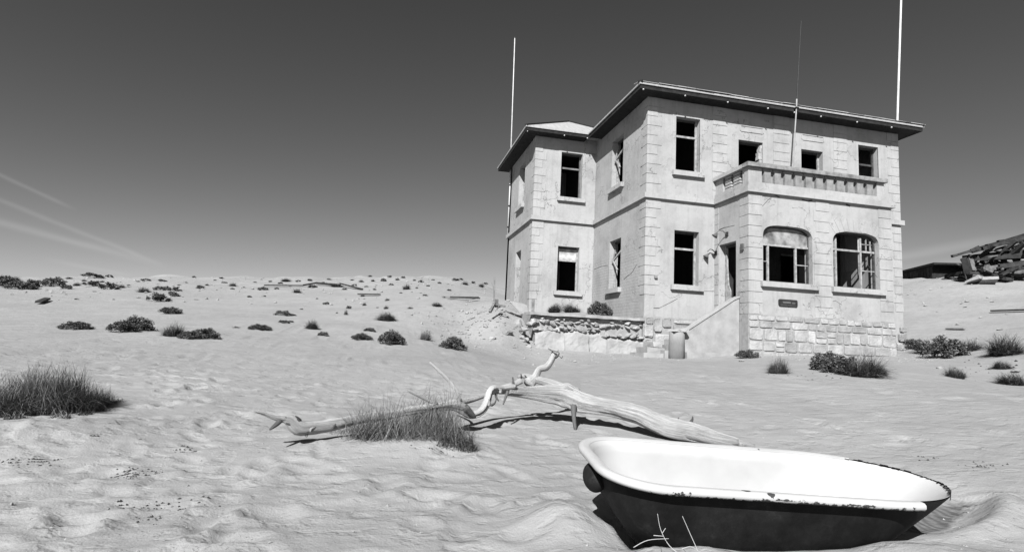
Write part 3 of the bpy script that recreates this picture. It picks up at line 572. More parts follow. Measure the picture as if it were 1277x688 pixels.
# roof
E_ = .552
def roof(name, x0, x1, y0, y1, z, slope, m):
    t = .055; h = min(x1-x0, y1-y0)/2; zr = z+h*slope
    if x1-x0 > y1-y0: r0, r1 = (x0+h, (y0+y1)/2), (x1-h, (y0+y1)/2)
    else: r0, r1 = ((x0+x1)/2, y0+h), ((x0+x1)/2, y1-h)
    c = [(x0, y0), (x1, y0), (x1, y1), (x0, y1)]; bm = bmesh.new(); top = [bm.verts.new((a, b, z)) for a, b in c]; bot = [bm.verts.new((a, b, z-t)) for a, b in c]; R0 = bm.verts.new((*r0, zr)); R1 = bm.verts.new((*r1, zr))
    if x1-x0 > y1-y0: fs = [(top[0], top[1], R1, R0), (top[1], top[2], R1), (top[2], top[3], R0, R1), (top[3], top[0], R0)]
    else: fs = [(top[0], top[1], R0), (top[1], top[2], R1, R0), (top[2], top[3], R1), (top[3], top[0], R0, R1)]
    for f in fs: bm.faces.new(f)
    for i in range(4): j = (i+1) % 4; bm.faces.new((bot[i], bot[j], top[j], top[i]))
    bm.faces.new(bot[::-1]); o = mesh_obj(name, bm, m, house); return o, R0, zr, r0, r1
rm, _, zr, r0, r1 = roof('roof', -E_-.04, XR+E_+.04, -E_-.04, 9.9, ZE+.02, .20, M['roof'])
rw, _, zr2, s0, s1 = roof('roof', -WL-E_-.04, 1.95, W1-E_-.04, W2+E_+.04, ZE+.012, .57, M['roof'])
for i in range(17):
    x0 = -E_-.04+i*.672; y0 = -E_-.07+rnd.uniform(-.025, .03); y1 = 1.0 if i not in (0, 16) else -.1; dz = .034+rnd.uniform(0, .012)
    vs = [(x, y, ZE+.02+(y+E_+.04)*.2+dz+t_) for t_ in (0, .014+.006*(i % 3)) for x, y in ((x0+.006, y0), (x0+.664, y0+rnd.uniform(-.015, .015)), (x0+.664, y1), (x0+.006, y1))]
    mesh_obj('roof_sheet', (vs, [(3, 2, 1, 0), (4, 5, 6, 7), (0, 1, 5, 4), (1, 2, 6, 5), (2, 3, 7, 6), (3, 0, 4, 7)]), M['roof'], rm)
for a, b in (((-E_-.04, -E_-.04, ZE+.06), (r0[0], r0[1], zr+.02)), ((XR+E_+.04, -E_-.04, ZE+.04), (r1[0], r1[1], zr+.02))): obeam('hip_capping', M['fascia'], rm, a, b, .16, .05)
for a, b in (((-WL-E_-.04, W1-E_-.04, ZE+.03), (s0[0], s0[1], zr2+.02)), ((1.95, W1-E_-.04, ZE+.03), (s0[0], s0[1], zr2+.02))): obeam('hip_capping', M['fascia'], rw, a, b, .12, .05)
f0, f1 = ZE-.17, ZE-.04
def fas(x0, x1, y0, y1, par): obox('fascia_board', M['fascia'], par, x0, x1, y0, y1, f0, f1)
fas(-E_, XR+E_, -E_, -E_+.03, rm); fas(-E_, -E_+.03, -E_+.031, W1-E_-.002, rm); fas(XR+E_-.03, XR+E_, -E_+.031, 9.8, rm)
fas(-WL-E_, -E_+.0, W1-E_, W1-E_+.03, rw); fas(-WL-E_, -WL-E_+.03, W1-E_+.031, W2+E_, rw); fas(-WL-E_+.031, XR, W2+E_-.03, W2+E_, rw)
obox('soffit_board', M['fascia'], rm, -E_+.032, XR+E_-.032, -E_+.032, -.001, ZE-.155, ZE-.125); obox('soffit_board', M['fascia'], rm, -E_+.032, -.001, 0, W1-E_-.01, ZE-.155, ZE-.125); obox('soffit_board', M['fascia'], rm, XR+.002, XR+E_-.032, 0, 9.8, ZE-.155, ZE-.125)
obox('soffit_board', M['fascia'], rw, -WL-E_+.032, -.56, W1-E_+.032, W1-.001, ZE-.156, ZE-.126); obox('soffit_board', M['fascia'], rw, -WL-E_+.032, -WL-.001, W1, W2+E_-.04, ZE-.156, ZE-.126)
# white porcelain bulbs under the eaves
def bulb(x, y, par):
    bm = bmesh.new(); bmesh.ops.create_icosphere(bm, subdivisions=1, radius=.032, matrix=Matrix.Translation((x, y, f0-.03))); mesh_obj('eave_bulb', bm, M['white'], par, True)
for u, v in ((802, 106.5), (854, 116), (907, 126), (957, 134), (990, 139), (1023, 145), (1068, 152), (1111, 160)): bulb(float(on_y(u, v, -E_+.03)[0]), -E_+.0, rm)
bulb(-1.6, W1-E_, rw); bulb(-.62, W1-E_-.02, rw); bulb(-WL-E_+.05, W1-E_+.05, rw)
# drain pipe at the back corner of the wing and pipe mast on the front wall
dp = mesh_obj('drain_pipe', tube_mesh([(-WL-.035, W2-.10, 6.36), (-WL-.035, W2-.10, 9.6)], .034, 10), M['white'], house, True)
for z in (6.7, 7.75, 8.8): mesh_obj('pipe_clamp', tube_mesh([(-WL-.035, W2-.10, z), (-WL-.035, W2-.10, z+.07)], .055, 10), M['dark'], dp)
mst = mesh_obj('mast_pipe', tube_mesh([(5.04, -.63, 6.33), (5.12, -.63, 7.7), (5.30, -.63, 9.86), (5.31, -.63, 10.1)], .024, 8), M['concrete'], house, True)
mesh_obj('mast_rod', tube_mesh([(5.31, -.63, 10.0), (5.42, -.63, 11.6), (5.53, -.63, 13.05)], [.022, .016, .01], 6), M['dark'], mst)
obox('pipe_clamp', M['dark'], mst, 5.24, 5.36, -.68, -.552, 9.76, 9.80)
# ---- stones of the plinth
def stone(par, x0, x1, z0, z1, y, d=.09, name='stone', m=None, nd=-1):
    """a roughly dressed stone: an irregular outline with a domed uneven face"""
    n = 8; c = ((x0+x1)/2, (z0+z1)/2); hw, hh = (x1-x0)/2-.008, (z1-z0)/2-.008; P = []
    for k in range(n):
        a = math.pi/4*k+math.pi/8; cx, cz = math.cos(a), math.sin(a); e = .3
        P.append((c[0]+hw*math.copysign(abs(cx)**e, cx)*rnd.uniform(.90, 1.0), c[1]+hh*math.copysign(abs(cz)**e, cz)*rnd.uniform(.90, 1.0)))
    vs = [(p[0], y+.05, p[1]) for p in P]+[(p[0], y-d*rnd.uniform(.35, .8), p[1]) for p in P]+[(c[0]+(p[0]-c[0])*.9+rnd.uniform(-.01, .01), y-d*rnd.uniform(.5, 1.2), c[1]+(p[1]-c[1])*.9) for p in P]
    fs = []
    for r in (0, n):
        for k in range(n): k2 = (k+1) % n; fs.append((r+k, r+k2, r+n+k2, r+n+k))
    fs.append(tuple(range(2*n, 3*n)))
    return mesh_obj(name, (vs, fs), m or M['stone'], par)
def coursed(par, x0, x1, rows, y, d=.09, wmin=.22, wmax=.66, m=None):
    for (z0, z1) in rows:
        x = x0
        while x < x1-.02:
            w = rnd.uniform(wmin, wmax); xe = min(x+w, x1)
            if x1-xe < wmin*.7: xe = x1
            if z1-z0 > .28 and rnd.random() < .16 and xe-x < .45:
                zm = z0+(z1-z0)*rnd.uniform(.4, .6); stone(par, x, xe, z0, zm, y, d, m=m); stone(par, x, xe, zm, z1, y, d, m=m)
            else: stone(par, x, xe, z0+rnd.uniform(-.012, .012), z1+rnd.uniform(-.012, .012), y, d, m=m)
            x = xe
obox('plinth', M['mortar'], house, XB0-.035, XB1+.035, YB-.03, YB+.3, .9, ZS-.002)
coursed(house, XB0-.03, XB1+.04, [(.93, 1.28), (1.28, 1.60), (1.60, 1.98), (1.98, 2.21), (2.21, ZS-.01)], YB-.03, .032)
obox('plinth', M['mortar'], house, -.03, XB0-.04, -.035, .2, .9, ZS-.15)
for (a, b, c, d_) in ((-.02, .32, 1.55, 1.98), (.32, .62, 1.72, 2.2), (.05, .3, 1.98, 2.22), (.62, .95, 1.9, 2.22), (.36, .95, 1.25, 1.7), (.96, 1.3, 1.4, 1.86), (-.02, .3, 1.05, 1.52), (1.32, 1.9, 1.5, 1.8), (1.0, 1.9, 1.86, 2.04), (1.0, 2.2, 2.05, 2.2), (1.9, 2.5, 1.85, 2.03), (.3, .95, .95, 1.24), (1.0, 1.9, 1.0, 1.38), (1.95, 2.45, 1.4, 1.82)): stone(house, a, b, c, d_, -.035, .06)
for (a, b, c, d_) in ((9.85, 10.3, 1.5, 1.85), (9.9, 10.32, 1.87, 2.2), (9.7, 10.25, 1.1, 1.5), (9.3, 9.85, 1.4, 1.9), (10.0, 10.3, 2.2, 2.42)): stone(house, a, b, c, d_, -.02, .08)
place(house, (3.5, 3.0, 1.4))
# ------------------------------------------------------------------ entrance stairs
stairs = thing('entrance_stairs', 'solid stone steps rising to the side doorway behind a sloping plastered parapet', 'stairs')
for k in range(8):
    x1 = 2.50-k*.30; zt = ZF1-.02-k*.175; obox('step', M['concrete'], stairs, x1-.32, x1 if k else XB0-.04, -1.30, -.10, max(.75, zt-.6), zt, jit=.006)
bm = prism([(.62, .75), (2.505, .75), (2.505, 2.90), (2.30, 2.80), (.62, 1.70)], NF, (0, -1.42, 0), X_, .2)
mesh_obj('parapet', bm, M['concrete'], stairs); mesh_obj('parapet_coping', prism([(.60, 1.702), (2.30, 2.803), (2.503, 2.903), (2.503, 2.955), (2.28, 2.855), (.60, 1.755)], NF, (0, -1.45, 0), X_, .26), M['quoin'], stairs)
bm = bmesh.new(); n = 20; vr = []
for z, r in ((.7, .245), (1.4, .235), (1.74, .232)):
    vr.append([bm.verts.new((.40+r*math.cos(6.2832*k/n)*rnd.uniform(.985, 1.01), -1.42+r*math.sin(6.2832*k/n)*rnd.uniform(.985, 1.01), z)) for k in range(n)])
for i in range(2):
    for k in range(n): bm.faces.new((vr[i][k], vr[i][(k+1) % n], vr[i+1][(k+1) % n], vr[i+1][k]))
bm.faces.new(vr[2]); bm.faces.new(vr[0][::-1]); col = mesh_obj('newel_column', bm, M['column'], stairs, False)
for p in col.data.polygons: p.use_smooth = len(p.vertices) == 4
bm = prism([(.17, 1.742), (.63, 1.742), (.68, 1.80), (.56, 1.86), (.27, 1.80)], NF, (0, -1.655, 0), X_, .48); mesh_obj('column_cap', bm, M['quoin'], stairs)
for (x0, x1, y0, y1, z0, z1) in ((-.55, .25, -1.2, -.2, .8, 1.06), (-.35, .22, -1.0, -.2, 1.065, 1.24), (-.1, .2, -.9, -.2, 1.245, 1.42)): obox('step', M['concrete'], stairs, x0, x1, y0, y1, z0, z1, jit=.02)
obox('footing', M['concrete'], stairs, .66, 2.2, -1.60, -1.43, .75, 1.16, jit=.03)
place(stairs, (1.4, -.8, 1.0))
def rock_mesh(seed, sub=2, flat=.7, rough=.35):
    r = random.Random(seed); bm = bmesh.new(); bmesh.ops.create_icosphere(bm, subdivisions=sub, radius=.5)
    pl_ = [(Vector((r.uniform(-1, 1), r.uniform(-1, 1), r.uniform(-1, 1))).normalized(), r.uniform(.26, .42)) for _ in range(9)]
    for v in bm.verts:
        for n_, d in pl_:
            k = v.co.dot(n_)
            if k > d: v.co -= n_*(k-d)
        v.co *= 1+r.uniform(-.08, .08); v.co.z *= flat
    me_ = bpy.data.meshes.new('rock'); bm.to_mesh(me_); bm.free(); me_.materials.append(M['rock']); return me_
ROCKS = [rock_mesh(s, 2, f) for s, f in ((1, .7), (2, .5), (3, .9), (4, .35))]
# ------------------------------------------------------------------ terrace and its broken retaining wall
ter = thing('retaining_wall', 'broken stone retaining wall with a thin concrete slab on top, left of the stairs', 'wall')
obox('wall_core', M['mortar'], ter, -3.62, -.05, .03, .5, .8, 2.06); mesh_obj('terrace_fill', ([(-3.6, .5, 1.3), (-.002, .5, 1.3), (-.002, 4.82, 1.3), (-3.6, 4.82, 1.3), (-3.6, .5, 2.13), (-.002, .5, 2.13), (-.002, 4.82, 2.56), (-3.6, 4.82, 2.30)], [(3, 2, 1, 0), (4, 5, 6, 7), (0, 1, 5, 4), (1, 2, 6, 5), (2, 3, 7, 6), (3, 0, 4, 7)]), M['sand'], ter)
vs = []; fs = []; xs = np.linspace(-3.86, -.03, 22)
for x in xs:
    e = rnd.uniform(-.035, .03)
    for (yy, zz) in ((-.13+e, 2.07+rnd.uniform(-.01, .01)), (-.13+e, 2.16+rnd.uniform(-.01, .01)), (.62, 2.17), (.62, 2.09)): vs.append((x, yy, zz))
for i in range(len(xs)-1):
    for k in range(4): k2 = (k+1) % 4; fs.append((i*4+k, i*4+k2, i*4+4+k2, i*4+4+k))
fs += [(3, 2, 1, 0), tuple(len(vs)-4+k for k in range(4))]; mesh_obj('coping_slab', (vs, fs), M['concrete'], ter)
def loose(par, x, y, z, sx, sy_, sz, name='stone'):
    o = bpy.data.objects.new(name, ROCKS[rnd.randrange(4)]); C.objects.link(o); o.parent = par; o.location = (x, y, z); o.scale = (sx, sy_, sz); o.rotation_euler = (rnd.uniform(-.5, .5), rnd.uniform(-.35, .35), rnd.uniform(-1.2, 1.2)); return o
x = -3.7
while x < -.1:
    w = rnd.uniform(.14, .38); loose(ter, x+w/2, .03+rnd.uniform(-.05, .03), rnd.uniform(1.80, 1.92), w*1.2, .26, rnd.uniform(.13, .22)); x += w*rnd.uniform(.5, .85)
x = -3.5
while x < -.1:
    w = rnd.uniform(.12, .34); loose(ter, x+w/2, .02+rnd.uniform(-.05, .05), rnd.uniform(1.96, 2.03), w*1.1, .22, rnd.uniform(.10, .2)); x += w*rnd.uniform(.9, 2.2)
x = -3.7
while x < -.1:
    w = rnd.uniform(.10, .30); loose(ter, x+w/2, -.06+rnd.uniform(-.05, .04), rnd.uniform(1.62, 1.74)-(.12 if x > -1.6 else 0), w*1.2, .24, rnd.uniform(.11, .22)); x += w*rnd.uniform(.5, 1.0)
def render_face(x0, x1, tops, d):
    n = max(6, int((x1-x0)/.09)); mz = 9; vs = []; fs = []
    for i in range(n+1):
        x = x0+(x1-x0)*i/n; top = np.interp(i/n, np.linspace(0, 1, len(tops)), tops)+rnd.uniform(-.03, .03)
        for k in range(mz+1): t = k/mz; z = .85+(top-.85)*t; vs.append((x+rnd.uniform(-.01, .01), -.06-d*(1-t*.7)+.05*float(pn(x*2.3, z*2.7))+.02*float(pn(x*9, z*9))-(.0 if k < mz else -.06), z))
        vs.append((x, .05, top-.02))
    m_ = mz+2
    for i in range(n):
        for k in range(m_-1): a_ = i*m_+k; fs.append((a_, a_+m_, a_+m_+1, a_+1))
    mesh_obj('render_face', (vs, fs), M['concrete'], ter)
render_face(-3.66, -2.72, (1.5, 1.66, 1.62, 1.58), .16); render_face(-2.74, -1.9, (1.52, 1.7, 1.6), .12); render_face(-1.9, -.9, (1.55, 1.62, 1.50, 1.45), .15); render_face(-.9, -.04, (1.42, 1.5, 1.38), .10)
for k in range(14): loose(ter, rnd.uniform(-4.1, -3.62), rnd.uniform(-.1, .5), rnd.uniform(1.15, 2.0), rnd.uniform(.14, .34), .25, rnd.uniform(.12, .24))
place(ter, (-1.8, .2, 1.0))
def rock(u, v, wpx, hr, label, group=None, mm=None, kind=None):
    p, D = hit(u, v); s = wpx*D/FPX; me_ = ROCKS[kind if kind is not None else rnd.randrange(4)]
    if mm: me_ = me_.copy(); me_.materials[0] = mm
    o = bpy.data.objects.new('rock', me_); C.objects.link(o); o.location = p+Vector((0, 0, s*hr*.2)); o.scale = (s, s*rnd.uniform(.7, 1), s*hr*1.4); o.rotation_euler = (rnd.uniform(-.2, .2), rnd.uniform(-.2, .2), rnd.uniform(0, 6)); tag(o, label, 'rock', group); return o
G_R = 'loose rubble left of the retaining wall'
for u, v, w_, h, l in ((646, 407, 15, .8, 'tall grey rubble block at the broken left end of the retaining wall'), (655, 425, 10, .6, 'pale lump below the broken end of the retaining wall'), (659, 434, 9, .4, 'flat stone at the foot of the retaining wall'),
                       (632, 418, 18, .4, 'broad low block half buried left of the retaining wall'), (613, 424, 13, .35, 'wedge of broken render lying on sand left of the wall'), (640, 392, 26, .25, 'wide pale slab on the mound beside the wing'),
                       (614, 388, 14, .5, 'pale mound stone under the thin dead stick'), (590, 398, 7, .8, 'small stone in the pile by the two lying planks'), (582, 392, 6, .8, 'stone at the left of the small pile by the planks'), (597, 392, 7, .7, 'upper stone of the small pile by the planks')):
    rock(u, v, w_, h, l, G_R)
for u, v, w_ in ((576, 389, 5), (588, 391, 5), (585, 400, 6), (594, 403, 6), (600, 401, 5), (592, 387, 5), (605, 409, 8), (641, 372, 8), (634, 376, 6), (647, 368, 6)): rock(u, v, w_, .7, 'small pale stone in the rubble beside the wing', 'small pale rubble beside the wing')
for u, v, w_, h, l in ((1122, 437, 11, .7, 'stone under the right corner of the house'), (925, 451, 9, .4, 'dark flat stone before the stair parapet'), (690, 447, 9, .3, 'flat pale chip of render before the retaining wall'), (745, 452, 8, .3, 'pale flat chip on sand left of the column'), (1266, 465, 12, .6, 'white block between the shrubs at the right edge'), (1172, 460, 7, .5, 'small pale stone before the tangled shrub')): rock(u, v, w_, h, l)
# ------------------------------------------------------------------ white masts
def mast(p_low, p_roof, p_top, zb, r, label):
    a, b = Vector(p_roof), Vector(p_top); d = (b-a)/(b.z-a.z); lo = a+d*(zb-a.z); t = thing('flagpole', label, 'pole', 'tall poles around the house')
    mesh_obj('shaft', tube_mesh([lo, (lo+b)/2, b], [r*1.25, r, r*.85], 10), M['white'], t, True); mesh_obj('pole_cap', tube_mesh([b, b+Vector((0, 0, .05))], r*1.1, 10), M['grey'], t); place(t, tuple(lo)); return t
mast(None, at_d(637.3, 186, 27.6), at_d(642, 48, 27.6), 8.5, .027, 'white pole rising behind the left corner of the house')
mast(None, at_d(1119, 152, 27.5), at_d(1124.6, -25, 27.5), 4.0, .042, 'thicker white pole rising behind the right end of the roof')
# ------------------------------------------------------------------ bathtub
tub = thing('bathtub', 'old white enamelled bathtub with black outside and chipped rim, half sunk in sand', 'bathtub')
def outline(xl, xr, W, rcl, ra, n1=36, n2=14):
    P = []
    for k in range(n1): a = math.pi/2*k/n1; P.append((xr-ra+ra*math.cos(a), -W/2*math.sin(a)))
    for k in range(n1): s = k/n1; P.append(((xr-ra)*(1-s)+(xl+rcl)*s, -W/2))
    for k in range(n2): a = math.pi/2*k/n2; P.append((xl+rcl-rcl*math.sin(a), -W/2+rcl-rcl*math.cos(a)))
    for k in range(n2): s = k/n2; P.append((xl, (-W/2+rcl)*(1-s)+(W/2-rcl)*s))
    for k in range(n2): a = math.pi/2*k/n2; P.append((xl+rcl-rcl*math.cos(a), W/2-rcl+rcl*math.sin(a)))
    for k in range(n1): s = k/n1; P.append(((xl+rcl)*(1-s)+(xr-ra)*s, W/2))
    for k in range(n1): a = math.pi/2*(1-k/n1); P.append((xr-ra+ra*math.cos(a), W/2*math.sin(a)))
    return P
L2, TWd = .825, .738
def level(s, z, dl=0, dr=0, dw=0): return [(x, y, z) for x, y in outline(-L2+s+dl, L2+.05-s-dr, TWd-2*s-2*dw, max(.06, .25-s), max(.1, .56-s))]
def loft(levels, close_bottom=False, skip=None):
    vs = [p for l in levels for p in l]; n = len(levels[0]); fs = []
    for i in range(len(levels)-1):
        for k in range(n):
            if skip and skip(levels[i][k]): continue
            k2 = (k+1) % n; fs.append((i*n+k, i*n+k2, (i+1)*n+k2, (i+1)*n+k))
    if close_bottom:
        b = (len(levels)-1)*n; vs.append(tuple(np.mean(levels[-1], 0))); c = len(vs)-1
        for k in range(n): fs.append((b+k, b+(k+1) % n, c))
    return vs, fs
prof = [0, .02, .05, .1, .15, .2, .25, .3, .34, .37]
def body(s0, zt, depth):
    L = []
    for k in range(13):
        z = zt-depth*k/12; t = max(0, -z-.02)/.43; u = max(0, t-.72)/.28; L.append(level(s0, z, dl=.32*t**1.8+.05*u*u, dr=.50*t+.10*u*u, dw=.05*t+.12*t**3))
    return L
inner = mesh_obj('basin', loft([level(.045, -.006), level(.052, -.011), level(.062, -.02)]+body(.070, -.03, .385), True), M['enamel'], tub, True)
shell = mesh_obj('shell', loft([level(.047, -.012)]+body(.048, -.018, .43), True), M['iron'], tub, True)
def gone(p): return p[0] > .47 if p[1] < 0 else p[0] > .60
rp = [(.05, -.026), (.028, -.031), (.006, -.030), (0, -.020), (.002, -.008), (.010, -.001), (.03, .001), (.05, -.008)]
rim = mesh_obj('rim', loft([level(s, z) for s, z in rp], skip=gone), M['enamel'], tub, True)
bm = bmesh.new(); # jagged iron edge where the rim has broken away
k = level(.045, 0)
for p, q_ in zip(k, k[1:]+k[:1]):
    if gone(p) or gone(q_):
        if p[1] < 0 and p[0] < .72: continue
        h = rnd.uniform(-.006, .004); a = Vector(p); b = Vector(q_); n_ = Vector((-(b-a).y, (b-a).x, 0)).normalized()*.012*-1
        bm.faces.new([bm.verts.new(v) for v in (a+Vector((0, 0, -.03)), b+Vector((0, 0, -.03)), b+Vector((0, 0, h)), a+Vector((0, 0, h+rnd.uniform(-.003, .003))))]); bm.faces.new([bm.verts.new(v) for v in (a+Vector((0, 0, h)), b+Vector((0, 0, h)), b+n_*rnd.uniform(.3, 1.1), a+n_*rnd.uniform(.3, 1.1))])
mesh_obj('broken_edge', bm, M['iron'], tub)
bm = bmesh.new(); bmesh.ops.create_uvsphere(bm, u_segments=20, v_segments=14, radius=1, matrix=Matrix.Translation((-.775, .02, -.10))@Matrix.Diagonal((.048, .09, .06, 1)))
mesh_obj('overflow_housing', bm, M['iron'], tub, True)
tub.rotation_euler = Matrix(((1, 0, 0), (0, 1, 0), (0, 0, 1))).to_euler()
def RM(h, p, r): return (Matrix.Rotation(h, 3, 'Z')@Matrix.Rotation(p, 3, 'Y')@Matrix.Rotation(r, 3, 'X'))
tub.rotation_euler = RM(-.088, .047, .092).to_euler(); tub.location = tuple(TUB)
# ------------------------------------------------------------------ driftwood
log = thing('driftwood_tree', 'long bleached fallen driftwood trunk with bare branches lying behind the bathtub', 'driftwood')
def wood(name, pts, m=None, seg=16, amp=.10, par=None, lap=.03):
    """pts: (u, v, width in px, distance) laid along a smooth curve"""
    jt = 1.1 if len(pts) > 5 else .4; P = [Vector(at_d(u+rnd.uniform(-jt, jt), v+rnd.uniform(-jt, jt)*2, D)) for u, v, w_, D in pts]; sc_ = 1 if name == 'trunk' else .8; Rr = [w_/2*D/FPX*sc_*rnd.uniform(.9, 1.1) for u, v, w_, D in pts]; Q = []; RR = []
    for i in range(len(P)-1):
        p0, p1, p2, p3 = P[max(i-1, 0)], P[i], P[i+1], P[min(i+2, len(P)-1)]; n = max(3, int((p2-p1).length/lap))
        for k in range(n):
            t = k/n; Q.append(.5*((2*p1)+(p2-p0)*t+(2*p0-5*p1+4*p2-p3)*t*t+(3*p1-p0-3*p2+p3)*t**3)); RR.append(Rr[i]*(1-t)+Rr[i+1]*t)
    Q.append(P[-1]); RR.append(Rr[-1]); ph = rnd.uniform(0, 50)
    vs, fs = tube_mesh(Q, RR, seg); A = np.array(vs); n = len(Q); c = np.array([tuple(q_) for q_ in Q]); cc = np.repeat(c, seg, 0); s = np.repeat(np.arange(n)*lap, seg); a = np.tile(np.arange(seg)/seg*2*math.pi, n)
    k = 1+amp*(1.1*pn(np.cos(a)*1.2+ph+s*.8, np.sin(a)*1.2+s*1.1)+.8*pn(np.cos(a)*2.6+ph*2+s*.5, np.sin(a)*2.6+s*.6)+.5*pn(s*9+ph, a*0+np.sin(a)*2)+.35*pn(np.cos(a)*7+ph, np.sin(a)*7+s*1.5))*1.6
    A = cc+(A-cc)*k[:, None]; me_ = bpy.data.meshes.new(name); me_.from_pydata([tuple(v) for v in A], [], fs); me_.polygons.foreach_set('use_smooth', [True]*len(me_.polygons))
    uv = me_.uv_layers.new(name='UVMap'); li = np.zeros(len(me_.loops), int); me_.loops.foreach_get('vertex_index', li)
    uvs = np.stack([np.sin(a[li])*6+ph, s[li]*1.6+np.cos(a[li])*2], 1)
    uv.data.foreach_set('uv', uvs.ravel()); me_.materials.append(m or (M['drift'] if name in ('trunk', 'root_splinter', 'knot') else M['driftbranch'])); o = bpy.data.objects.new(name, me_); C.objects.link(o); o.parent = par or log; return o
wood('trunk', [(921, 553, 8, 5.10), (895, 548, 14, 5.10), (866, 541, 21, 5.1), (832, 531, 24, 5.1), (795, 518, 21, 5.15), (760, 510, 20, 5.25), (728, 500, 23, 5.32), (704, 493, 25, 5.35), (680, 489, 19, 5.35), (655, 487, 13, 5.3), (632, 485, 11, 5.15)], seg=32, amp=.17)
# splintered root end
for pts in ([(850, 533, 14, 5.16), (885, 541, 11, 5.16), (915, 549, 7, 5.14), (941, 556, 4, 5.12)], [(855, 541, 12, 5.05), (890, 551, 8, 5.05), (915, 556, 5, 5.08)], [(830, 526, 10, 5.2), (860, 533, 7, 5.2), (886, 539, 3, 5.2)], [(870, 545, 12, 5.08), (900, 549, 8, 5.1), (928, 556, 3, 5.1)]): wood('root_splinter', pts, seg=10, amp=.2)
for _ in range(9):
    t0 = rnd.uniform(0, .5); u0 = 838+60*t0+rnd.uniform(-8, 8); v0 = 531+19*t0+rnd.uniform(-8, 7); L_ = rnd.uniform(28, 62); D_ = rnd.uniform(5.05, 5.2); k_ = rnd.uniform(-.06, .12)
    wood('root_splinter', [(u0, v0, 9, D_), (u0+L_*.5, v0+L_*(.27+k_), 6, D_), (u0+L_, v0+L_*(.42+k_)*.95, 1.5, D_)], seg=7, amp=.3)
wood('branch', [(640, 484, 14, 5.2), (626, 486, 13, 5.1), (614, 488, 13, 5.0), (607, 499, 13, 4.93), (599, 513, 12, 4.88), (588, 519, 11, 4.85), (576, 510, 17, 4.8), (562, 505, 17, 4.75), (545, 506, 13, 4.68), (515, 513, 12, 4.55), (480, 518, 12, 4.4), (445, 523, 14, 4.28), (410, 528, 17, 4.2), (388, 533, 19, 4.15), (372, 532, 18, 4.12), (360, 523, 15, 4.1), (345, 519, 11, 4.08), (330, 515, 7, 4.06), (319, 512, 4, 4.05)], seg=18, amp=.34)
wood('branch', [(650, 474, 10, 5.35), (630, 485, 6, 5.3), (610, 491, 7, 5.2), (590, 497, 9, 5.05), (568, 503, 11, 4.85)], seg=10)
wood('branch', [(658, 480, 18, 5.35), (666, 470, 12, 5.4), (673, 462, 9, 5.42), (680, 456, 10, 5.42), (687, 449, 10, 5.44), (692, 442, 9, 5.45), (694, 437, 7, 5.44), (690, 435, 5, 5.42), (684, 436, 3, 5.4)], seg=14, amp=.25)
wood('branch', [(722, 489, 14, 5.4), (700, 482, 15, 5.42), (684, 476, 13, 5.42), (668, 472, 12, 5.4), (652, 470, 8, 5.38), (645, 471, 4, 5.36)], seg=12)
wood('branch', [(573, 500, 6, 4.85), (571, 490, 6, 4.86), (563, 479, 5, 4.9), (550, 465, 4.5, 4.94), (536, 452, 3, 4.98)], seg=8)
wood('branch', [(545, 503, 6, 4.66), (525, 495, 5, 4.62), (508, 487, 3, 4.58)], seg=8)
for _ in range(26):
    bu, bv, bD = rnd.choice([(705, 490, 5.33), (660, 484, 5.3), (618, 488, 5.05), (604, 505, 4.9), (560, 505, 4.75), (470, 519, 4.35), (415, 528, 4.2), (385, 532, 4.14), (362, 524, 4.1), (680, 456, 5.42), (690, 445, 5.44), (645, 472, 5.36), (760, 503, 5.22), (800, 510, 5.12), (850, 527, 5.12), (430, 525, 4.25)])
    bu += rnd.uniform(-12, 12); L_ = rnd.uniform(4, 13); an = rnd.uniform(.3, 2.8) if rnd.random() < .7 else rnd.uniform(3.6, 5.8); wood('twig_stub', [(bu, bv, rnd.uniform(4, 7), bD), (bu+L_*.5*math.cos(an), bv-L_*.5*math.sin(an), 3, bD-.02), (bu+L_*math.cos(an+.3), bv-L_*math.sin(an+.3), 1.2, bD-.03)], rnd.choice([M['driftbranch'], M['driftdark']]), seg=6, amp=.3)
wood('knot', [(686, 489, 6, 5.33), (698, 486, 14, 5.33), (707, 486, 17, 5.33), (716, 491, 16, 5.33), (730, 499, 8, 5.33)], seg=20, amp=.35)
wood('stub', [(715, 505, 9, 5.26), (716, 520, 6, 5.2), (718, 537, 5, 5.16)], M['driftdark'], seg=8)
wood('stub', [(633, 488, 6, 5.1), (630, 497, 4, 5.05), (628, 504, 2, 5.0)], M['driftdark'], seg=6)
wood('stub', [(640, 479, 5, 5.3), (640, 473, 3, 5.32), (639, 469, 2, 5.32)], M['driftdark'], seg=6)
wood('stub', [(352, 522, 8, 4.1), (345, 529, 6, 4.05), (337, 535, 3, 4.0)], M['driftdark'], seg=8)
wood('stub', [(383, 539, 6, 4.14), (382, 545, 3, 4.12)], M['drift'], seg=6)
wood('stub', [(580, 508, 12, 4.76), (588, 516, 10, 4.8), (592, 519, 6, 4.82)], M['driftdark'], seg=8)
_g = at_d(720, 520, 5.3); place(log, (_g[0], _g[1], gz(_g[0], _g[1])))
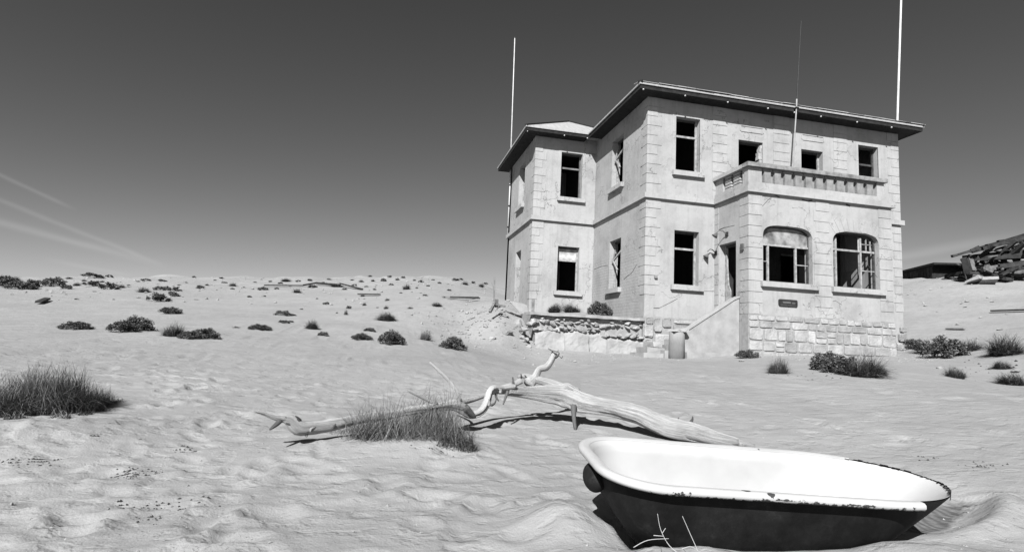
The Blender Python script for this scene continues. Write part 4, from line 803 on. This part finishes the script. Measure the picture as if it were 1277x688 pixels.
# ------------------------------------------------------------------ plants
def blades(n, rx, ry, h, lean, wid, seed, seg=3, straight=.5, centre=.25):
    r = random.Random(seed); vs = []; fs = []
    for _ in range(n):
        a = r.uniform(0, 6.283); q_ = math.sqrt(r.random()); bx, by = rx*centre*2*q_*math.cos(a), ry*centre*2*q_*math.sin(a)
        a2 = a+r.gauss(0, .7); L = h*r.uniform(.45, 1.05)*(1.1-.5*q_); ln = lean*r.uniform(.2, 1.1)*(.3+q_); p = Vector((bx, by, -.02)); d = Vector((math.cos(a2)*ln*.5, math.sin(a2)*ln*.5*ry/rx, 1)).normalized(); side = Vector((-math.sin(a2+r.uniform(-1, 1)), math.cos(a2), 0)); w_ = wid*r.uniform(.6, 1.3); b = len(vs)
        for k in range(seg+1):
            t = k/seg; ww = w_*(1-t*.85); vs.append(tuple(p-side*ww/2)); vs.append(tuple(p+side*ww/2)); p = p+d*(L/seg); d = (d+Vector((math.cos(a2)*ln*straight/seg*1.5, math.sin(a2)*ln*straight/seg*1.5*ry/rx, -ln*.28*t))).normalized()
        for k in range(seg): fs.append((b+2*k, b+2*k+1, b+2*k+3, b+2*k+2))
    return vs, fs
def tussock(n, wid, seed, seg=2, core=.22, up=.05):
    """a tuft of unit width: blades radiating from a tight base to a ragged dome"""
    r = random.Random(seed); vs = []; fs = []; lumps = [(r.uniform(0, 6.283), r.uniform(.7, 1.15)) for _ in range(7)]
    for _ in range(n):
        a = r.uniform(0, 6.283); z = r.uniform(up, 1)**1.15; rad = math.sqrt(max(0, 1-z*z)); k = sum(w_*max(0, math.cos(a-b_))**3 for b_, w_ in lumps)/2.2; L = .5*r.uniform(.45, 1.08)*(.75+.3*k)
        q_ = math.sqrt(r.random())*core; b0 = a+r.gauss(0, .8); p = Vector((q_*math.cos(b0), q_*math.sin(b0), -.02)); e = Vector((rad*math.cos(a)*L, rad*math.sin(a)*L, z*L)); side = Vector((-math.sin(a+r.uniform(-1, 1)), math.cos(a), r.uniform(-.3, .3))).normalized(); w_ = wid*r.uniform(.6, 1.3); b = len(vs); bow = r.uniform(0, .12)*L/.5; cz = r.uniform(-.05, .05)
        for i in range(seg+1):
            t = i/seg; c = p+(e-p)*t+Vector((0, 0, 1))*bow*4*t*(1-t)+side*cz*t*t; ww = w_*(1-t*.8); vs.append(tuple(c-side*ww/2)); vs.append(tuple(c+side*ww/2))
        for i in range(seg): fs.append((b+2*i, b+2*i+1, b+2*i+3, b+2*i+2))
    return vs, fs
def mound(n, seed, leaf=.05, nb=26, stems=60):
    """a cushion shrub of unit width: leaf clusters round many twig heads"""
    r = random.Random(seed); vs = []; fs = []; heads = []
    for _ in range(nb):
        a = r.uniform(0, 6.283); q_ = r.random()**.55; heads.append(Vector((.40*q_*math.cos(a), .38*q_*math.sin(a), .03+.36*math.sqrt(max(0, 1-q_*q_))*r.uniform(.35, 1.05))))
    for k in range(n):
        h = heads[k % nb]; d = Vector((r.gauss(0, 1), r.gauss(0, 1), r.gauss(.3, 1))).normalized(); c = h+d*r.uniform(.02, .095); c.z = max(c.z, 0)
        t1 = Vector((r.gauss(0, 1), r.gauss(0, 1), r.gauss(0, .7))).normalized(); t2 = d.cross(t1).normalized(); t1 = (t1*.7+d*.5).normalized(); s = leaf*r.uniform(.5, 1.1); b = len(vs)
        vs += [tuple(c-t2*s*.3), tuple(c+t1*s*.6-t2*s*.2), tuple(c+t1*s), tuple(c+t2*s*.35)]; fs.append((b, b+1, b+2, b+3))
    for _ in range(stems):
        h = heads[r.randrange(nb)]; b = len(vs); p = Vector((h.x*.3, h.y*.3, -.03)); q_ = h*r.uniform(.9, 1.2); s = Vector((.006, .003, 0)); vs += [tuple(p-s), tuple(p+s), tuple(q_+s*.5), tuple(q_-s*.5)]; fs.append((b, b+1, b+2, b+3))
    return vs, fs
def mk(name, g, m):
    me_ = bpy.data.meshes.new(name); me_.from_pydata(g[0], [], g[1]); me_.materials.append(m); return me_
MO_HI = [mk('saltbush', mound(4200, 31+k, .05, 60), M['leaf']) for k in range(3)]; MO_LO = [mk('saltbush', mound(900, 51+k, .085, 30, 10), M['leaf']) for k in range(4)]
GR_HI = [mk('grass_tuft', tussock(1700, .012, 61+k), M['grass']) for k in range(3)]; GR_LO = [mk('grass_tuft', tussock(600, .024, 71+k, 1), M['grass']) for k in range(3)]
GR_PALE = [mk('grass_tuft', tussock(700, .012, 81+k), M['grass_pale']) for k in range(2)]
def plant(u, v, wpx, hpx, typ, label, group=None, D0=1.5):
    if isinstance(u, Vector): p, D = u, (u-Vector(EYE)).length
    else: p, D = hit(u, v, D0)
    s = wpx*D/FPX*(1.18 if typ == 'm' else 1.05); h = hpx*D/FPX*(.78 if typ == 'm' else .85)
    me_ = {'m': MO_HI if wpx > 22 else MO_LO, 'g': GR_HI if wpx > 22 else GR_LO, 'p': GR_PALE}[typ]; me_ = me_[rnd.randrange(len(me_))]
    base = {'m': .42, 'g': .48, 'p': .48}[typ]; o = bpy.data.objects.new('saltbush' if typ == 'm' else 'grass_tuft', me_); C.objects.link(o)
    o.location = p+Vector((0, 0, -.01)); o.scale = (s, s*.85, max(h/base, s*.4)); o.rotation_euler = (0, 0, rnd.uniform(0, 6.28)); tag(o, label, 'shrub' if typ == 'm' else 'grass', group); return o
GL = 'low dark shrubs scattered over the sand left of the house'
S_ = [(95, 411, 28, 10, 'm', 'small round dark shrub, leftmost of the row on the middle slope'), (153, 414, 34, 14, 'm', 'left half of the wide double shrub on the middle slope'), (170, 412, 36, 18, 'm', 'taller right half of the wide double shrub on the middle slope'),
      (216, 419, 38, 17, 'g', 'grey feathery tuft right of the wide double shrub'), (237, 423, 24, 11, 'm', 'small shrub just right of the grey feathery tuft'), (256, 422, 32, 14, 'm', 'knobbly dark shrub right end of the row on the middle slope'),
      (213, 391, 26, 9, 'm', 'flat oval shrub alone above the grey feathery tuft'), (197, 376, 22, 12, 'm', 'dark round shrub below the line of four small ones'), (216, 370, 14, 7, 'm', 'small dark shrub up right of the dark round shrub'),
      (180, 365, 20, 8, 'g', 'wind-swept tuft at the left of the line of four small shrubs'), (198, 362, 11, 6, 'm', 'first small round shrub right of the wind-swept tuft'), (208, 362, 10, 6, 'm', 'second small round shrub right of the wind-swept tuft'), (219, 363, 12, 6, 'm', 'last small round shrub in the line of four'),
      (117, 357, 22, 7, 'm', 'long flat shrub near the skyline, left of its darker neighbour'), (137, 361, 22, 9, 'm', 'dark shrub near the skyline joined to a long flat one'), (152, 359, 11, 5, 'g', 'small pointed tuft at the right end of the skyline shrubs'),
      (67, 357, 22, 11, 'm', 'dark dome shrub near the left skyline'), (83, 361, 11, 6, 'm', 'little shrub right below the dark dome shrub'), (95, 357, 11, 5, 'g', 'pointed little tuft right of the dark dome shrub'),
      (6, 357, 26, 12, 'm', 'black rounded shrub cut by the left edge of the picture'), (26, 361, 28, 9, 'm', 'low black shrub beside the one at the left edge'), (40, 358, 15, 9, 'm', 'black shrub overlapping the low one near the left edge'),
      (17, 350, 18, 5, 'g', 'low scrub on the pale bank at the far left skyline'), (115, 346, 20, 6, 'm', 'shrub standing up on the left skyline'), (249, 360, 11, 5, 'm', 'small oblong shrub right of the line of four'),
      (290, 357, 15, 6, 'g', 'greyish tuft below the skyline near a pale rise'), (324, 411, 28, 8, 'm', 'flat shrub with a lump at its left, centre left slope'), (353, 394, 20, 8, 'm', 'compact dark shrub above a smaller one, centre left'), (354, 403, 13, 5, 'm', 'small flat shrub under the compact dark one'),
      (389, 410, 26, 13, 'g', 'fuzzy round tuft on the centre-left slope'), (403, 419, 13, 7, 'm', 'small shrub low right of the fuzzy round tuft'), (407, 380, 10, 4, 'm', 'tiny shrub left of the three upright ones'),
      (482, 400, 36, 13, 'g', 'broad dark tuft above the knobbly round shrubs'), (451, 424, 27, 10, 'm', 'low knobbly shrub left of the biggest knobbly one'), (461, 414, 17, 6, 'm', 'small shrub tucked behind the knobbly pair'), (488, 429, 38, 20, 'm', 'biggest knobbly round shrub in the middle distance'),
      (530, 424, 28, 17, 'p', 'pale straw tuft between two knobbly shrubs'), (565, 435, 40, 18, 'm', 'knobbly shrub nearest the retaining wall on open sand'), (431, 393, 8, 9, 'g', 'small upright tuft, lower left of three'), (435, 385, 9, 5, 'm', 'small dot shrub just above the lower upright tuft'),
      (454, 381, 8, 6, 'g', 'small upright tuft in the middle of three'), (481, 385, 9, 6, 'g', 'small upright tuft above the broad dark tuft'), (483, 375, 9, 5, 'g', 'highest of the small upright tufts'), (507, 361, 16, 9, 'g', 'tuft below the pale rise on the central skyline'),
      (371, 365, 14, 7, 'g', 'tuft under the long dead branch on the far slope'), (390, 359, 11, 5, 'm', 'shrub against the middle of the long dead branch'), (328, 362, 14, 5, 'm', 'shrub at the left end of the long dead branch'), (356, 351, 18, 5, 'g', 'grey scrub on the skyline over the long dead branch'),
      (512, 385, 11, 4, 'g', 'tiny tuft left of the two lying planks'), (545, 382, 22, 7, 'g', 'spread tuft just left of the two lying planks'), (580, 355, 14, 5, 'g', 'pale tuft on the skyline near the house'), (600, 358, 12, 7, 'g', 'tuft close to the dead stick by the house'), (568, 350, 12, 4, 'm', 'flat shrub on the skyline near the house'), (421, 358, 22, 6, 'g', 'scrub tangled in the right part of the long dead branch'), (452, 370, 9, 4, 'g', 'little tuft at the left end of the short lying plank')]
for u, v, a, b, t_, l in S_: plant(u, v, a, b, t_, l, GL)
for u, v, a, b in ((86, 348, 9, 3), (136, 347, 7, 3), (182, 350, 11, 3), (202, 351, 11, 3), (242, 346, 7, 3), (290, 361, 6, 2), (304, 359, 5, 2), (311, 371, 6, 3), (294, 409, 12, 3), (316, 409, 6, 3), (345, 361, 6, 3), (386, 351, 9, 3), (451, 352, 10, 4), (465, 351, 8, 4), (366, 394, 7, 3), (363, 402, 7, 3), (478, 351, 9, 5), (496, 350, 9, 4), (517, 350, 6, 3), (525, 352, 7, 4), (268, 350, 6, 2), (280, 353, 7, 2), (337, 352, 7, 3), (403, 354, 6, 3), (540, 350, 6, 2), (172, 352, 6, 2), (223, 356, 6, 2), (50, 352, 7, 3), (60, 349, 6, 2), (410, 349, 9, 3), (439, 351, 7, 2), (560, 363, 7, 3), (530, 369, 7, 3), (420, 391, 5, 3), (376, 386, 5, 2), (395, 373, 5, 2), (128, 352, 8, 3), (75, 350, 8, 3), (105, 351, 7, 3), (160, 356, 6, 2), (232, 353, 6, 2), (258, 356, 7, 3), (276, 347, 7, 2), (318, 353, 6, 2), (330, 370, 5, 2), (350, 354, 7, 3), (362, 357, 6, 2), (372, 352, 7, 3), (430, 362, 7, 3), (442, 357, 7, 3), (457, 358, 6, 2), (488, 356, 7, 3), (500, 366, 5, 2), (520, 360, 6, 3), (534, 357, 7, 3), (548, 354, 6, 3), (575, 349, 8, 3), (590, 353, 8, 3), (606, 350, 6, 3), (462, 346, 8, 3), (486, 346, 8, 3), (503, 347, 7, 3), (467, 362, 5, 3), (471, 384, 5, 2)):
    plant(u, v, a, b, 'm' if rnd.random() < .5 else 'g', 'tiny dark scrub speck on the far slope or skyline left of the house', 'tiny scrub specks on the far slope')
for u, v, a, b, t_, l in ((932, 446, 30, 12, 'm', 'small leafy shrub at the foot of the stair parapet'), (970, 466, 38, 27, 'g', 'round dark grass tussock before the left half of the stone plinth'), (1032, 462, 44, 26, 'm', 'leafy shrub before the plinth, joined to the wide tussock'), (1072, 469, 74, 34, 'g', 'widest dark tussock under the right bay window'),
                          (1052, 466, 44, 24, 'm', 'middle of the long low scrub under the bay, between leafy shrub and wide tussock'), (1096, 468, 30, 20, 'g', 'right end of the scrub under the right bay window'), (1192, 471, 30, 17, 'g', 'small dark tussock alone right of the house'), (1252, 443, 54, 28, 'g', 'large dark tussock at the foot of the right slope'), (1249, 460, 28, 12, 'g', 'small tussock between the two large right-hand ones'), (1262, 480, 46, 17, 'g', 'dark tussock at the right edge nearest the viewer'),
                          (1140, 437, 26, 14, 'm', 'scrub touching the right corner of the house'), (1160, 441, 40, 22, 'g', 'left part of the tangled scrub right of the house'), (1178, 446, 44, 26, 'm', 'densest middle part of the tangled scrub right of the house'), (1205, 438, 44, 18, 'g', 'right part of the tangled scrub right of the house')):
    plant(u, v, a*.95, b*(.95 if t_ == 'm' else .82), t_, l, 'shrubs along the foot of the house and the right slope')
for x, y, wd, h, t_, l in ((-1.75, 4.3, 1.0, .42, 'g', 'grey tuft, left one under the lower wing window'), (-1.0, 4.3, 1.1, .42, 'g', 'grey tuft, right one under the lower wing window'), (-.52, 2.6, 1.0, .62, 'm', 'spiky shrub on the terrace in the inner corner')):
    D = math.dist((x, y), EYE[:2]); plant(Vector((x, y, 2.13+.43*(y-.5)/4.3*(.6+.4*(x+3.6)/3.6))), 0, wd*FPX/D, h*FPX/D, t_, l, 'plants on the terrace')
# big foreground clumps
def clump(label, centres, m, seed, sets):
    t = thing('grass_clump', label, 'grass')
    for (nm, (cx, cy), n, rx, ry, h, lean, wd, mm) in sets:
        vs, fs = tussock(n, wd/(2*rx), seed, 3, .30); seed += 1; z = gz(cx, cy); vs = [(a*2*rx+cx, b*2*ry+cy, c*2*h+z) for a, b, c in vs]; mesh_obj(nm, (vs, fs), mm, t)
    c = sets[0][1]; place(t, (c[0], c[1], gz(*c))); return t
b2 = BUSH2
def off(u, v, D): p, _ = hit(u, v); return (p.x, p.y)
clump('big dark bushy grass clump at the left edge of the foreground', None, None, 301, [
    ('blades', off(28, 514, 4.7), 3000, .44, .36, .28, .8, .0045, M['grass']), ('blades', off(62, 512, 4.75), 3400, .40, .34, .40, .7, .0045, M['grass']), ('blades', off(100, 508, 4.8), 1800, .34, .24, .22, 1.1, .004, M['grass']), ('blades', off(-14, 517, 4.6), 1900, .38, .34, .23, .9, .0045, M['grass']), ('blades', off(128, 503, 4.9), 500, .20, .12, .12, 1.3, .004, M['grass']), ('dry_blades', off(50, 512, 4.7), 700, .56, .4, .40, 1.2, .004, M['grass_pale'])])
for k_, (u_, v_, n_, w2) in enumerate(((120, 512, 90, .10), (150, 502, 60, .08), (20, 523, 120, .12), (75, 521, 110, .10), (105, 517, 90, .10))):
    p_g, _ = hit(u_, v_); g_ = tussock(n_, .03, 500+k_, 2, .3); o = tag(mesh_obj('grass_tuft', ([(a*2*w2, b*2*w2, c*w2*1.3) for a, b, c in g_[0]], g_[1]), M['grass_pale' if k_ % 2 else 'grass']), ('small sprig right of the big left grass clump', 'outermost tiny sprig beyond the right tip of the big left clump', 'loose sprig at the foot of the big left clump near the picture edge', 'loose sprig under the middle of the big left clump', 'loose sprig under the right part of the big left clump')[k_], 'grass', 'loose sprigs round the big left grass clump'); o.location = p_g
clump('spiky grass clump half burying the driftwood branch', None, None, 401, [
    ('blades', off(530, 538, 4.25), 480, .34, .22, .38, .9, .004, M['grass']), ('blades', off(470, 545, 4.15), 620, .34, .2, .27, 1.2, .004, M['grass']), ('blades', off(500, 543, 4.2), 300, .36, .24, .31, 1.0, .004, M['grass_pale']), ('dry_blades', off(490, 545, 4.15), 320, .42, .24, .28, 1.0, .0035, M['grass_pale']), ('blades', off(565, 556, 4.05), 480, .24, .20, .20, 1.0, .004, M['grass']), ('long_blades', off(510, 542, 4.2), 110, .46, .26, .46, 1, .0045, M['grass_pale']), ('long_blades', off(545, 545, 4.2), 120, .36, .26, .46, 1, .0045, M['grass']), ('long_blades', off(465, 545, 4.2), 80, .42, .24, .30, 1, .004, M['grass_pale']), ('blades', off(583, 562, 4.0), 260, .12, .1, .09, 1.0, .0035, M['grass']), ('dry_blades', off(540, 540, 4.3), 700, .36, .2, .40, .6, .0035, M['grass_pale']), ('dry_blades', off(435, 540, 4.15), 120, .3, .16, .14, 1.6, .0035, M['grass_pale'])])
# bleached stalks before the tub
def stalks(lines, label, cat='twig'):
    t = thing('dry_stalk', label, cat)
    for L in lines:
        P = [Vector(at_d(u, v, D)) for u, v, D in L]; Q = []
        for i in range(len(P)-1):
            p0, p1, p2, p3 = P[max(i-1, 0)], P[i], P[i+1], P[min(i+2, len(P)-1)]
            for k in range(5): s = k/5; Q.append(.5*((2*p1)+(p2-p0)*s+(2*p0-5*p1+4*p2-p3)*s*s+(3*p1-p0-3*p2+p3)*s**3))
        Q.append(P[-1]); mesh_obj('stem', tube_mesh(Q, [.0016*(1-.5*i/len(Q)) for i in range(len(Q))], 5), M['straw'], t, True)
    p = at_d(L[0][0], L[0][1], L[0][2]); place(t, (p[0], p[1], gz(p[0], p[1]))); return t
stalks([[(855, 696, 2.05), (835, 680, 2.07), (824, 660, 2.08), (820, 640, 2.08)], [(826, 664, 2.08), (830, 658, 2.08)], [(790, 682, 2.05), (808, 673, 2.05), (834, 671, 2.06)], [(815, 667, 2.07), (828, 668, 2.07)]], 'forked bleached stalk before the left part of the bathtub')
stalks([[(872, 690, 2.1), (862, 668, 2.1), (851, 643, 2.1)]], 'single straight stalk before the middle of the bathtub')
stalks([[(850, 684, 2.05), (862, 681, 2.06), (872, 688, 2.07)], [(840, 690, 2.04), (852, 692, 2.04), (866, 698, 2.02)]], 'low curled dry stalks on the sand under the bathtub')
# dead stick by the wing, stump, planks
def sticks(name, label, cat, items, m, group=None):
    t = thing(name, label, cat, group)
    for i, (a, b, w_, h) in enumerate(items): obeam('stick' if name == 'dead_stick' else 'plank', m, t, a, b, w_, h, jit=w_*.12)
    place(t, tuple(Vector(items[0][0]))); return t
D = 19.5
sticks('dead_stick', 'thin dead shrub skeleton on the mound left of the wing', 'dead shrub', [(at_d(616, 376, D), at_d(617, 345, D), .05, .05), (at_d(616, 362, D), at_d(613, 352, D), .03, .03), (at_d(617, 378, 18.5), at_d(611, 389, 18.2), .08, .08), (at_d(617, 379, 18.5), at_d(630, 382, 18.4), .05, .05), (at_d(619, 373, 18.6), at_d(619, 383, 18.6), .12, .12)], M['plank_light'])
sticks('wooden_post', 'short dark square stump where the retaining wall starts', 'post', [(at_d(664.5, 392, 17.7), at_d(665, 373, 17.7), .09, .09)], M['plank_light']); 
def plank(u0, v0, u1, v1, w_, label, m='plank', h=.05, d=0):
    a, _ = hit(u0, v0); b, _ = hit(u1, v1); z = Vector((0, 0, w_*.5)); o = thing('plank', label, 'plank'); obeam('board', M[m], o, a+z, b+z, w_, h, jit=.01); place(o, tuple(a))
plank(558, 374, 596, 375, .22, 'upper of the two planks lying left of the wing', 'plank_light'); plank(552, 371.5, 596, 372.5, .1, 'thin upper lath beside the two lying planks', 'plank_light'); plank(47, 380, 59, 375, .16, 'short dark plank on the left slope')
plank(447, 369, 473, 369, .16, 'short dark plank on the central far slope'); plank(1203, 412, 1188 if False else 1180, 411, .10, 'light lath on the right slope', 'plank_light'); plank(1236, 391.5, 1280, 390.5, .2, 'long dark plank half buried high on the right slope')
sticks('fallen_branch', 'long dead branch lying on the far slope left of the house', 'branch', [(hit(329, 358)[0]+Vector((0, 0, .1)), hit(378, 358)[0]+Vector((0, 0, .1)), .07, .07), (hit(378, 358)[0]+Vector((0, 0, .12)), hit(394, 356)[0]+Vector((0, 0, .16)), .09, .09), (hit(394, 356)[0]+Vector((0, 0, .16)), hit(424, 358)[0]+Vector((0, 0, .1)), .12, .12), (hit(424, 358)[0]+Vector((0, 0, .2)), hit(452, 362)[0]+Vector((0, 0, .05)), .08, .08)], M['plank'])
# ------------------------------------------------------------------ far right: low shed and collapsed hut
def P3(u, v, D): return tuple(at_d(u, v, D))
shed = thing('low_shed', 'low black flat-roofed shed on the crest right of the house', 'shed')
a = Vector(P3(1122, 352, 46)); b = Vector(P3(1164, 349, 42.5)); n_ = Vector((-(b-a).y, (b-a).x, 0)).normalized(); up = Vector((0, 0, 1))
def quadbox(name, a, b, dpt, h0, h1, m, par):
    d = Vector((-(b-a).y, (b-a).x, 0)).normalized()*dpt; vs = [a+up*h0, b+up*h0, b+d+up*h0, a+d+up*h0, a+up*h1, b+up*h1, b+d+up*h1, a+d+up*h1]; return mesh_obj(name, ([tuple(v) for v in vs], [(3, 2, 1, 0), (4, 5, 6, 7), (0, 1, 5, 4), (1, 2, 6, 5), (2, 3, 7, 6), (3, 0, 4, 7)]), m, par)
a.z = b.z = (a.z+b.z)/2; quadbox('wall', a, b, 3, -.9, .72, M['fascia'], shed); quadbox('roof', a-(b-a)*.0-n_*.25, b+(b-a)*.15-n_*.25, 3.5, .73, .84, M['fascia'], shed)
for k in range(12): pa = a+(b-a)*(k/12+.004)-n_*.03; pb = a+(b-a)*((k+1)/12-.004)-n_*.03; quadbox('wall_board', pa, pb, .025, -.8, .7, M['plank'], shed)
place(shed, tuple(a))
hut = thing('collapsed_hut', 'collapsed timber hut of grey boards sagging on the right crest', 'ruin')
D = 40
def bd(u0, v0, u1, v1, w_, d0=0., d1=0., m='plank', bw=.22): obeam('board', M[m], hut, P3(u0, v0, D+d0), P3(u1, v1, D+d1), bw, w_*.8, jit=.02)
for q_ in [(1187, 319, 1250, 304, .13, 0, 1), (1187, 319.5, 1290, 289, .16, .5, 2), (1212, 313, 1290, 291, .3, 1.5, 3), (1225, 310, 1290, 293, .25, 0, 1), (1200, 321, 1290, 312, .22, 1, 1), (1205, 323, 1290, 318, .35, .5, .5), (1245, 303, 1290, 297, .35, 1, 2),
            (1240, 306, 1222, 321, .16, 0, .5), (1268, 300, 1248, 316, .2, .3, .6), (1278, 303, 1258, 320, .2, 0, .6), (1202, 322, 1206, 341, .35, 0, 0), (1209, 322, 1214, 338, .3, .4, .2, 'plank_light'), (1200, 322, 1204, 328, .3, 0, 0),
            (1216, 325, 1238, 335, .4, 1, 1.4), (1236, 327, 1262, 336, .5, 1, 1.2), (1215, 335, 1240, 327, .35, 1.2, 1), (1240, 334, 1290, 326, .32, .4, .2), (1255, 338, 1290, 331, .2, .2, .4), (1248, 343, 1268, 333, .13, -.5, .2), (1205, 340, 1290, 344, .15, 0, 1),
            (1262, 322, 1290, 316, .3, 1, 1), (1225, 318, 1235, 338, .2, .5, .6), (1250, 316, 1254, 336, .22, .8, .7), (1275, 313, 1262, 335, .25, .8, .7), (1212, 313, 1222, 308, .25, 0, 0), (1230, 306, 1260, 301, .2, .2, 1), (1180, 344.5, 1201, 340.5, .25, 2, 1)]: bd(*q_)
for k in range(46):
    u0 = rnd.uniform(1204, 1286); v0 = rnd.uniform(322-(u0-1200)*.28, 340); bd(u0, v0, u0+rnd.uniform(-22, 26), v0+rnd.uniform(-9, 9), rnd.uniform(.05, .11), rnd.uniform(-.1, 1.6), rnd.uniform(0, 2), bw=.10, m=rnd.choice(['plank', 'plank', 'plank_light']))
for q_ in [(1203, 342, 1250, 339, .3, .8, 1.2), (1225, 336, 1243, 333, .3, -.2, .2), (1228, 333, 1238, 337, .4, -.2, 0), (1250, 309, 1282, 305, .2, 1.2, 1.6)]: bd(*q_, m='plank_light')
quadbox('wall', Vector(P3(1206, 352, D+2.2)), Vector(P3(1300, 352, D+3)), .3, 0, .85, M['plank_light'], hut)
quadbox('floor_boards', Vector(P3(1204, 345, D+.6)), Vector(P3(1300, 345, D+1.6)), 3, -.6, .05, M['plank'], hut)
place(hut, P3(1240, 346, D))
for u0, v0, u1, v1, w_, l in ((1193, 352, 1205, 352, 8, 'dark block at the left foot of the collapsed hut'), ):
    rock(1200, 351, 13, .5, l, None, M['plank'], 2)
def slab(u, v, wpx, yaw_, tilt, label, m):
    p, D_ = hit(u, v); s = wpx*D_/FPX; o = thing('broken_slab', label, 'slab'); bm = bmesh.new(); box(bm, -s/2, s/2, -s*.4, s*.4, -.08, .08, jit=s*.05); mesh_obj('slab', bm, M[m], o); o.location = p+Vector((0, 0, .2)); o.rotation_euler = (tilt, 0, yaw_)
slab(1217, 354, 15, .3, -.35, 'pale slab leaning on the sand before the collapsed hut', 'rock'); slab(1233, 356, 13, -.5, -.4, 'second pale slab right of the leaning one before the hut', 'rock'); slab(1252, 352, 13, .2, .25, 'dark slab lying before the middle of the collapsed hut', 'plank'); slab(1207, 349, 12, 0, .2, 'small slab tucked under the left end of the hut', 'rock')
# ------------------------------------------------------------------ loose gravel and litter (uncountable)
vs = []; fs = []; rr = random.Random(3)
def chip(x, y, s, z=None):
    b = len(vs); z = z
    for k in range(4): a = k*1.5708+rr.uniform(-.4, .4); vs.append((x+s*math.cos(a)*rr.uniform(.5, 1), y+s*math.sin(a)*rr.uniform(.5, 1), z+rr.uniform(-.1, .2)*s))
    vs.append((x, y, z+s*rr.uniform(.4, .8)))
    for k in range(4): fs.append((b+k, b+(k+1) % 4, b+4))
pts = []
for _ in range(900): p = at_d(rr.uniform(-60, 1330), 440, 2.2+18*rr.random()**1.3); pts.append((p[0], p[1], rr.uniform(.004, .014)))
for _ in range(700): x = rr.uniform(-6.5, 13); pts.append((x, (-.4 if x < 2.3 else (-2.3 if x < 8 else -.5))-abs(rr.gauss(0, .9)), rr.uniform(.012, .05)))
for _ in range(500): p = at_d(rr.uniform(-50, 1330), 440, rr.uniform(24, 46)); pts.append((p[0], p[1], rr.uniform(.03, .16)))
for _ in range(260): pts.append((rr.gauss(-5.2, 1.0), rr.gauss(1.2, 1.6), rr.uniform(.02, .09)))
A = np.array(pts); Zs = ground(A[:, 0], A[:, 1])
for (x, y, s), z in zip(pts, Zs): chip(x, y, s, float(z))
mesh_obj('gravel', (vs, fs), M['rock'], None, kind='stuff')
vs = []; fs = []; pts = []
for u, v, n, su, sv in ((22, 578, 50, 16, 2.5), (52, 575, 40, 12, 1.5), (118, 545, 12, 4, 1), (165, 592, 60, 9, 3), (150, 591, 30, 6, 2), (193, 590, 16, 6, 2), (215, 630, 40, 25, 4), (185, 648, 20, 10, 3), (230, 562, 24, 6, 2), (150, 632, 16, 5, 2), (1155, 571, 10, 8, 1), (1228, 582, 26, 12, 2), (290, 488, 4, 2, 1), (545, 560, 30, 14, 3), (1235, 460, 40, 30, 6), (1010, 470, 20, 30, 3)):
    for _ in range(n): p, D_ = hit(u+rr.gauss(0, su), v+rr.gauss(0, sv)); pts.append((p.x, p.y, rr.uniform(.003, .009)*max(1, D_/4)))
A = np.array(pts); Zs = ground(A[:, 0], A[:, 1])
for (x, y, s), z in zip(pts, Zs): chip(x, y, s*1.3, float(z))
mesh_obj('dark_litter', (vs, fs), M['plank'], None, kind='stuff')
